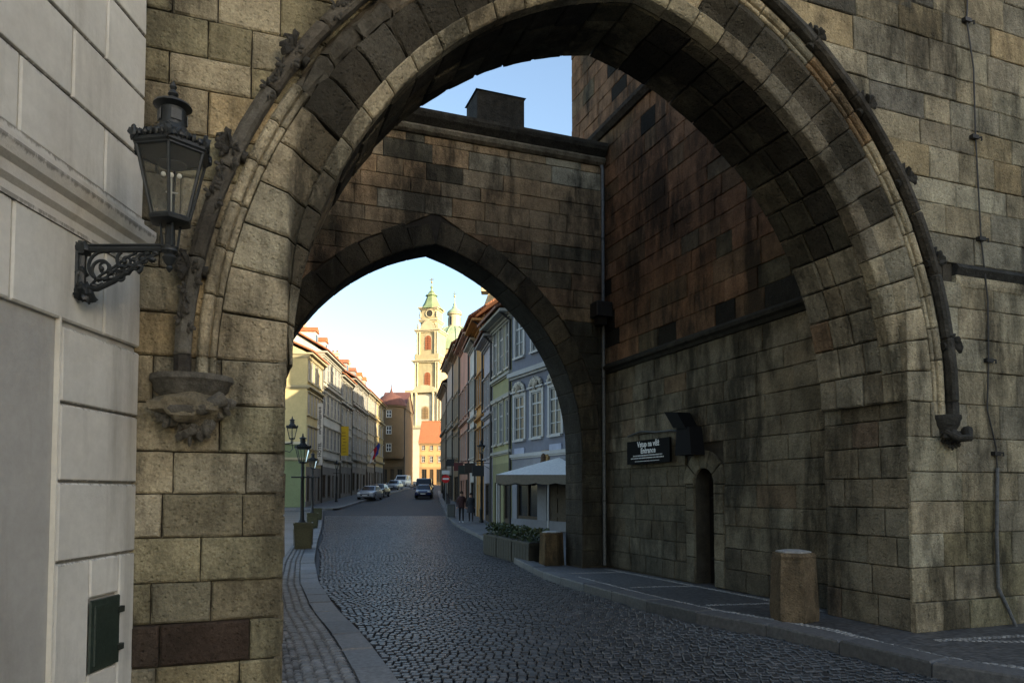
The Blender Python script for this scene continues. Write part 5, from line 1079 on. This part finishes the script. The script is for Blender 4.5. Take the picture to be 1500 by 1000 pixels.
# ------------------------------------------------------------------ street lamps, planters, signs, bin
def square_planter(px, d, label, s=.5):
    p = at(px, d, .13); r = root('square_planter', tuple(p), label, 'planter', 'square planters on the pavement', -YAW + .3)
    mb = MB((.05, .052, .02)); mb.loft([[(-s / 2 * k, -s / 2 * k, z), (s / 2 * k, -s / 2 * k, z), (s / 2 * k, s / 2 * k, z), (-s / 2 * k, s / 2 * k, z)] for k, z in ((.9, 0), (1, .66), (1.06, .661), (1.06, .72), (.9, .72), (.9, .6))]); mb.build('tub', 'iron', r)
    for sgn in range(4):
        a = math.pi / 2 * sgn; c_, s_ = math.cos(a), math.sin(a); mb = MB((.06, .062, .026)); pts = [(-.36 * s, -.485 * s, .1), (.36 * s, -.485 * s, .1), (.38 * s, -.51 * s, .55), (-.38 * s, -.51 * s, .55)]
        mb.prism([(x * c_ - y * s_, x * s_ + y * c_, z) for x, y, z in pts], (.012 * s_, -.012 * c_, 0)); mb.build('panel', 'iron', r)
    MB((.03, .025, .02)).box(-s * .44, s * .44, -s * .44, s * .44, .6, .64).build('soil', 'mortar', r)
square_planter(445, 19.9, 'square olive metal planter at the foot of the nearer street lamp', .5)
square_planter(458.5, 34, 'square olive metal planter beside the thin lamp post', .5)
square_planter(466, 44, 'square olive metal planter at the end of the pavement by the crossing', .5)
def street_lamp(px, d, H, label, off=(0, 0)):
    p = at(px, d, .1); r = root('street_lamp', (p.x + off[0], p.y + off[1], p.z), label, 'lamp', 'street lamps', .2)
    mb = MB((.014, .016, .016)); h = H - .85
    mb.lathe([(.14, 0), (.14, .12), (.1, .16), (.095, .7), (.12, .74), (.07, .82), (.055, 1.2), (.045, h - .35), (.06, h - .33), (.06, h - .28), (.04, h - .25), (.05, h)], 0, 0, 12); mb.tube([(-.32, 0, h - .3), (.32, 0, h - .3)], .02, 6)
    mb.build('post', 'iron', r, autos=40); mb = MB((.014, .016, .016)); g = []; lantern(mb, g, (0, 0, h - .05), .9); o = mb.build('lantern_frame', 'iron', r, autos=40)
    for q in g: MB().add(q, [(0, 1, 2, 3)]).build('pane', 'clear', o)
street_lamp(443, 20.6, zat(640, 20.6) - zg(20.6) - .1, 'black street lamp rising behind the nearest square planter')
street_lamp(458, 34.6, zat(664, 34.6) - zg(34.6) - .1, 'black street lamp by the second square planter')
street_lamp(493, 66, zat(676, 66) - zg(66), 'black street lamp in front of the cream house')
street_lamp(705, 42.2, zat(648, 42.2) - zg(42.2), 'black street lamp standing against the grey house')
# lantern bracketed on the corner house
wl2 = root('wall_lantern', tuple(at(427, 40, 4)), 'black wall lantern on a curled bracket in front of the yellow corner house', 'lamp')
mb = MB((.014, .016, .016)); g = []; lantern(mb, g, (0, 0, .6), 1.35); mb.tube([(-1.2, 0, .5), (-.4, 0, .55), (0, 0, .6)], .035, 6); mb.tube([(-.9, 0, .5), (-.5, 0, .2), (-.1, 0, .1), (.05, 0, .3), (0, 0, .6)], .025, 6); o = mb.build('lantern_frame', 'iron', wl2, autos=40)
for q in g: MB().add(q, [(0, 1, 2, 3)]).build('pane', 'clear', o)
mb = MB((.014, .016, .016)); mb.tube([(-1.2, 0, -5), (-1.2, 0, .6)], .05, 8); mb.build('post', 'iron', wl2)
# bin
p = at(661, 47, .12); r = root('litter_bin', tuple(p), 'grey slatted litter bin on the pavement before the walkers', 'bin', rotz=-YAW)
mb = MB((.06, .065, .06)); mb.bbox(-.25, .25, -.2, .2, 0, .8, .03); mb.build('body', 'iron', r); MB((.09, .09, .09)).box(-.28, .28, -.23, .23, .802, .86).build('lid', 'iron', r)
for i in range(5): MB((.08, .085, .08)).box(-.22 + .095 * i, -.16 + .095 * i, -.215, -.201, .06, .74).build('slat', 'iron', r)
# no entry sign
p = at(653, 56, .12); r = root('no_entry_sign', tuple(p), 'round red no entry sign on a thin pole at the right kerb', 'sign', rotz=-YAW); zs_ = zat(701, 56) - p.z
MB((.2, .2, .2)).tube([(0, 0, 0), (0, 0, zs_ + .8)], .03, 8).build('pole', 'iron', r)
mb = MB((.5, .012, .015)); mb.prism([(.32 * math.cos(2 * math.pi * k / 20), -.04, zs_ + .32 * math.sin(2 * math.pi * k / 20)) for k in range(20)], (0, -.02, 0)); dsc = mb.build('disc', 'paint', r); MB((.75, .75, .72)).box(-.24, .24, -.066, -.061, zs_ - .06, zs_ + .06).build('bar', 'paint', dsc)
MB((.6, .6, .58)).box(-.3, .3, -.06, -.04, zs_ + .36, zs_ + .66).build('plate', 'paint', r)
# bollard posts along the right kerb
for i in range(9):
    d_ = 56 + i * 2.2; p = W(xR(d_) + .5, d_); r = tag(MB((.02, .02, .02)).lathe([(.05, 0), (.04, .1), (.035, .8), (.06, .84), (.06, .9), (.02, .96)], 0, 0, 10).build('kerb_post', 'iron', None, autos=40), 'slim black post in the row along the right kerb', 'post', 'slim posts along the right kerb'); r.location = (p[0], p[1], zg(d_) + .11)
# hanging shop signs on the right row
for xc_, d_, z_, tt, lab in ((-1.9, 41.5, 3.1, (.02, .02, .02), 'small dark hanging sign on the grey house'), (-2.6, 45.5, 3.3, (.03, .02, .015), 'brown hanging sign board on the orange house'), (-3.3, 49.5, 3.2, (.02, .025, .02), 'dark green hanging sign on the white house'), (-4.0, 54.5, 3.4, (.1, .02, .02), 'dark red hanging sign on the pink house'), (-5.3, 62.5, 3.7, (.02, .02, .022), 'black hanging sign on the brown house')):
    p = W(xc_, d_); r = root('shop_sign', (p[0], p[1], z_ + zg(d_) - .3), lab, 'sign', 'hanging shop signs', -YAW); mb = MB(tt); mb.bbox(-.42, .28, -.035, .035, 0, .62, .02); mb.build('board', 'paint', r); mb = MB((.015, .015, .015)); mb.tube([(-.5, 0, .75), (.75, 0, .75)], .018, 6); mb.tube([(.7, 0, .35), (.4, 0, .55), (.1, 0, .74)], .014, 6); mb.tube([(-.3, 0, .6), (-.3, 0, .75)], .01, 5); mb.tube([(.15, 0, .6), (.15, 0, .75)], .01, 5); mb.build('bracket', 'iron', r)
# banners and flag on the left row
def vert(px, d, y0, y1, wpx, name, label, cat, tint, text=None, tt=(.05, .05, .05), marks=0):
    c = at(px, d); z0, z1 = zat(y1, d), zat(y0, d); w = wpx / F * d; r = root(name, (c.x, c.y, z0), label, cat, rotz=-YAW)
    mb = MB(tint); mb.box(-w / 2, w / 2, -.03, .03, 0, z1 - z0); mb.build('panel', 'cloth', r)
    for z in (.05, z1 - z0 - .05): MB((.05, .05, .05)).tube([(-w * 1.3, 0, z), (w * .55, 0, z)], .03, 6).build('bracket', 'iron', r)
    if text:
        h = z1 - z0; Mx = Matrix(((0, -1, 0, 0), (0, 0, -1, -.034), (1, 0, 0, h * .25), (0, 0, 0, 1))); text_mesh('lettering', text, w * .85, r, 'paint', tt, Mx)
    rr_ = random.Random(3)
    for k in range(marks):
        z = (z1 - z0) * (.5 + .45 * k / marks) if text else (z1 - z0) * (.12 + .76 * k / marks); MB(tt).box(-w * rr_.uniform(.1, .3), w * rr_.uniform(.1, .3), -.036, -.031, z, z + (z1 - z0) * .02).build('print', 'paint', r)
vert(468, 62, 590, 681, 8, 'hotel_banner', 'tall white vertical banner reading HOTEL on the cream house', 'banner', (.62, .6, .54), 'HOTEL', marks=14)
vert(503.5, 73, 624, 667, 13, 'yellow_banner', 'yellow hanging banner with dark print on the stuccoed house', 'banner', (.55, .38, .03), None, (.12, .07, .02), marks=7)
fp = at(548, 92); r = root('flag', (fp.x, fp.y, zat(672, 92)), 'white red and blue flag hanging from a slanted pole', 'flag', rotz=-YAW)
MB((.1, .1, .1)).tube([(-.6, 0, .6), (.6, 0, 2.1)], .03, 6).build('pole', 'iron', r)
for k, tt in enumerate(((.6, .6, .6), (.4, .02, .03), (.03, .05, .25))):
    mb = MB(tt); n = 8
    for i in range(n): a, b = i / n, (i + 1) / n; f = lambda t, e: (-.5 + e * .37 + k * .37 + .1 * math.sin(t * 5), .08 * math.sin(t * 7 + e), .72 + (k + e) * .46 - t * 1.4); mb.add([f(a, 0), f(a, 1), f(b, 1), f(b, 0)], [(0, 1, 2, 3)])
    mb.build('stripe', 'cloth', r)

# ------------------------------------------------------------------ vehicles
def car(px, d, label, tint, yaw, kind='hatch', lat=None, group='cars parked along the street'):
    c = at(px, d, .0); r = root('parked_car', tuple(c), label, 'car', group, yaw)
    van = kind == 'van'; Lh = 2.15 if not van else 2.5; hw = .88 if not van else .97
    if van: stn = [(-Lh, .45, .8, .7), (-Lh + .08, .32, .95, .9), (-Lh + .7, .28, 1.1, .97), (-1.2, .28, 1.15, 1), (1.9, .28, 1.2, 1), (Lh - .05, .32, 1.2, .98), (Lh, .45, 1.1, .95)]
    else: stn = [(-Lh, .42, .62, .74), (-Lh + .1, .3, .74, .92), (-Lh + .8, .24, .88, .99), (-.7, .22, .95, 1), (1.3, .22, .98, 1), (Lh - .12, .3, .95, .94), (Lh, .42, .8, .8)]
    rings = [[(-hw * k * .96, y, z0), (hw * k * .96, y, z0), (hw * k, y, z0 + .12), (hw * k, y, (z0 + z1) / 2 + .05), (hw * k * .95, y, z1 - .05), (hw * k * .86, y, z1), (-hw * k * .86, y, z1), (-hw * k * .95, y, z1 - .05), (-hw * k, y, (z0 + z1) / 2 + .05), (-hw * k, y, z0 + .12)] for y, z0, z1, k in stn]
    mb = MB(tint); mb.loft(rings); body = mb.build('body', 'car', r, autos=35)
    if van: cab = [(-1.75, 1.08, .9), (-1.0, 1.85, .82), (-.7, 1.95, .82), (2.2, 1.97, .84), (2.45, 1.15, .93)]
    else: cab = [(-1.1, .9, .82), (-.35, 1.36, .66), (-.1, 1.43, .66), (1.1, 1.43, .66), (1.95, .95, .8)]
    zb_ = .9 if not van else 1.1
    rings = [[(-hw * .86, y, zb_), (hw * .86, y, zb_), (w * hw * 1.03, y, max(z - .05, zb_ + .01)), (w * hw * .92, y, max(z, zb_ + .02)), (-w * hw * .92, y, max(z, zb_ + .02)), (-w * hw * 1.03, y, max(z - .05, zb_ + .01))] for y, z, w in cab]
    mb = MB(tint); mb.loft(rings); cb_ = mb.build('cabin', 'car', r, autos=35)
    (y0, z0, w0), (y1, z1, w1) = cab[0], cab[1]; t0, t1 = .1, .9
    def wsp(s, t): y = y0 + (y1 - y0) * t; z = z0 + (z1 - z0) * t; w = (w0 + (w1 - w0) * t) * hw * .9; return (s * w, y - .02, z + .025)
    MB().add([wsp(-1, t0), wsp(1, t0), wsp(1, t1), wsp(-1, t1)], [(0, 1, 2, 3)]).build('windscreen', 'glass', cb_)
    for s in (-1, 1):
        ya, yb = (y1 + .05, 1.1) if not van else (-1.0, .2); zt_ = cab[2][1] - .1; xo = hw * (.875)
        MB().add([(s * (xo + .012), y0 + .45, zb_ + .06), (s * (xo + .012), yb + .4, zb_ + .06), (s * (hw * (.7 if not van else .86) + .012), yb, zt_), (s * (hw * (.7 if not van else .86) + .012), ya, zt_)], [(0, 1, 2, 3)]).build('side_window', 'glass', cb_)
        mb = MB((.8, .8, .78)); mb.blob((s * hw * .68, -Lh + .06, .66 if not van else .82), .15, 1, 0, 7, None, (1.2, .5, .6)); mb.build('headlight', 'glass' if False else 'paint', r, True)
        mb = MB(tint); mb.blob((s * (hw + .1), -.75 if not van else -1.2, zb_ + .1), .1, 1, 0, 7, None, (1, .6, .8)); mb.build('mirror', 'car', r, True)
        for yy in (-1.3, 1.3) if not van else (-1.6, 1.55):
            mb = MB((.012, .012, .012)); x0, x1 = sorted((s * (hw - .2), s * (hw + .01))); n = 18
            mb.loft([[(x, yy + rad * math.cos(2 * math.pi * k / n), .32 + rad * math.sin(2 * math.pi * k / n)) for k in range(n)] for x, rad in ((x0, .29), (x0 + .03, .32), (x1 - .03, .32), (x1, .29))]); wv_ = mb.build('wheel', 'rubber', r)
            mb = MB((.35, .35, .36)); xr = s * (hw + .012); mb.prism([(xr, yy + .2 * math.cos(2 * math.pi * k / 12), .32 + .2 * math.sin(2 * math.pi * k / 12)) for k in range(12)], (s * .01, 0, 0)); mb.build('rim', 'car', wv_)
    MB((.012, .012, .012)).box(-hw * .5, hw * .5, -Lh - .012, -Lh + .1, .44, .58 if not van else .7).build('grille', 'paint', r)
    MB((.75, .75, .72)).box(-.26, .26, -Lh - .03, -Lh - .013, .4, .5).build('number_plate', 'paint', r)
    return r
sd = -YAW  # nose towards the gate
car(621, 76, 'dark blue hatchback parked in front of the black van on the right', (.02, .03, .09), sd + .08)
car(621.5, 83, 'black van parked behind the blue hatchback', (.012, .013, .015), sd + .08, 'van')
car(542.5, 72, 'silver car at the front of the parked row on the left', (.35, .38, .42), sd - .05)
car(555, 79, 'dark grey car parked right behind the silver one', (.05, .05, .055), sd - .05)
car(578, 100, 'light blue car parked further up the left kerb', (.25, .32, .38), sd - .05)
car(590, 118, 'white car parked last in line near the brown turret house', (.6, .6, .6), sd - .05, 'van')

# ------------------------------------------------------------------ people
def person(px, d, label, top, legs, hair, shoes, skirt=None, stride=.14, h=1.72, rot=0.0, bag=False):
    c = at(px, d, .125); r = root('person', tuple(c), label, 'person', rotz=-YAW + rot); k = h / 1.72
    J = {'pel': (0, 0, .95), 'wst': (0, 0, 1.1), 'chs': (0, .01, 1.3), 'nk0': (0, .01, 1.46), 'nk': (0, 0, 1.52), 'hd0': (0, -.02, 1.58), 'hd': (0, -.01, 1.66)}
    E_ = [('pel', 'wst'), ('wst', 'chs'), ('chs', 'nk0'), ('nk0', 'nk'), ('nk', 'hd0'), ('hd0', 'hd')]; Rr = {'pel': .15, 'wst': .13, 'chs': .155, 'nk0': .08, 'nk': .055, 'hd0': .085, 'hd': .085}
    for s, n in ((-1, 'l'), (1, 'r')):
        st_ = stride * s
        J.update({n + 'hip': (s * .09, 0, .9), n + 'kn': (s * .1, -st_ * .6 - .03, .5), n + 'an': (s * .1, -st_ + .05, .1), n + 'to': (s * .11, -st_ - .12, .04), n + 'sh': (s * .18, .01, 1.4), n + 'el': (s * .24, .04 + st_ * .4, 1.14), n + 'wr': (s * .24, -.02 + st_ * 1.1, .92), n + 'ha': (s * .235, -.05 + st_ * 1.2, .83)})
        E_ += [('pel', n + 'hip'), (n + 'hip', n + 'kn'), (n + 'kn', n + 'an'), (n + 'an', n + 'to'), ('nk0', n + 'sh'), (n + 'sh', n + 'el'), (n + 'el', n + 'wr'), (n + 'wr', n + 'ha')]
        Rr.update({n + 'hip': .09, n + 'kn': .06, n + 'an': .042, n + 'to': .038, n + 'sh': .07, n + 'el': .048, n + 'wr': .034, n + 'ha': .03})
        for q in range(5):
            fn = n + 'f%d' % q; J[fn] = (s * (.235 - .01 * abs(q - 2)), -.075 + .022 * q + st_ * 1.2, .765 + .012 * abs(q - 2) + (.05 if q == 0 else 0)); E_.append((n + 'ha', fn)); Rr[fn] = .011
    names = list(J); idx = {n: i for i, n in enumerate(names)}; me = bpy.data.meshes.new('body'); me.from_pydata([tuple(q * k for q in J[n]) for n in names], [(idx[a], idx[b]) for a, b in E_], []); o = link('body', me, r)
    sk = o.modifiers.new('skin', 'SKIN'); sk.use_smooth_shade = True
    for n in names: v = me.skin_vertices[0].data[idx[n]]; v.radius = (Rr[n] * k, Rr[n] * k * (.75 if n in ('pel', 'wst', 'chs') else 1)); v.use_root = n == 'pel'
    o.modifiers.new('sub', 'SUBSURF').levels = 1; o.modifiers['sub'].render_levels = 1
    m, nt, N, L, B = nodes('figure'); g = N.new('ShaderNodeTexCoord'); sp = N.new('ShaderNodeSeparateXYZ'); L.new(g.outputs['Object'], sp.inputs[0])
    ab = N.new('ShaderNodeMath'); ab.operation = 'ABSOLUTE'; L.new(sp.outputs[0], ab.inputs[0])
    def step(src, th): q = N.new('ShaderNodeMath'); q.operation = 'GREATER_THAN'; L.new(src, q.inputs[0]); q.inputs[1].default_value = th; return q.outputs[0]
    def mix(f, a, b):
        q = N.new('ShaderNodeMix'); q.data_type = 'RGBA'; L.new(f, q.inputs[0])
        for i, s_ in ((6, a), (7, b)):
            if isinstance(s_, tuple): q.inputs[i].default_value = (*s_, 1)
            else: L.new(s_, q.inputs[i])
        return q.outputs[2]
    skin = (.42, .24, .17); c1 = mix(step(sp.outputs[2], .1 * k), shoes, legs); c2 = mix(step(sp.outputs[2], .93 * k), c1, top); c3 = mix(step(sp.outputs[2], 1.5 * k), c2, skin)
    an_ = N.new('ShaderNodeMath'); an_.operation = 'MULTIPLY'; L.new(step(ab.outputs[0], .19 * k), an_.inputs[0]); iv = N.new('ShaderNodeMath'); iv.operation = 'LESS_THAN'; L.new(sp.outputs[2], iv.inputs[0]); iv.inputs[1].default_value = .9 * k; L.new(iv.outputs[0], an_.inputs[1])
    c4 = mix(an_.outputs[0], c3, skin); L.new(c4, B.inputs['Base Color']); B.inputs['Roughness'].default_value = .85; me.materials.append(m)
    mb = MB(hair); mb.blob((0, .02 * k, 1.68 * k), .105 * k, 2, .1, 9, None, (.95, 1.0, .95)); mb.build('hair', 'cloth', r, True)
    mb = MB((.3, .16, .11)); mb.blob((0, -.1 * k, 1.615 * k), .02 * k, 1, 0, 5, None, (.7, 1, 1.2)); mb.box(-.05 * k, -.025 * k, -.103 * k, -.09 * k, 1.64 * k, 1.65 * k, (.03, .02, .02)); mb.box(.025 * k, .05 * k, -.103 * k, -.09 * k, 1.64 * k, 1.65 * k, (.03, .02, .02)); mb.box(-.025 * k, .025 * k, -.1 * k, -.088 * k, 1.572 * k, 1.58 * k, (.25, .07, .06)); mb.build('face', 'skin', r)
    mb = MB(top); mb.lathe([(.19 * k, .86 * k), (.185 * k, 1.0 * k), (.165 * k, 1.12 * k), (.2 * k, 1.32 * k), (.19 * k, 1.42 * k), (.09 * k, 1.49 * k)], 0, 0, 14, sq=.72); mb.build('jacket', 'cloth', r, autos=60)
    if skirt: mb = MB(skirt); mb.lathe([(.27 * k, .55 * k), (.24 * k, .7 * k), (.2 * k, .9 * k), (.15 * k, 1.05 * k)], 0, 0, 16, sq=.8); mb.build('skirt', 'cloth', r, autos=60)
    if bag: mb = MB((.012, .01, .01)); mb.bbox(-.17 * k, .17 * k, .13, .3, 1.0 * k, 1.4 * k, .04); mb.build('backpack', 'cloth', r)
person(676, 41, 'walker in a dark red brown jacket and black trousers with pale shoes', (.05, .022, .02), (.012, .012, .014), (.05, .03, .02), (.5, .5, .48), h=1.76, bag=True)
person(690, 42.5, 'walker in a dark patterned knee length coat and black stockings', (.03, .03, .033), (.03, .025, .024), (.035, .022, .015), (.02, .02, .02), skirt=(.045, .045, .05), h=1.66, stride=.08)
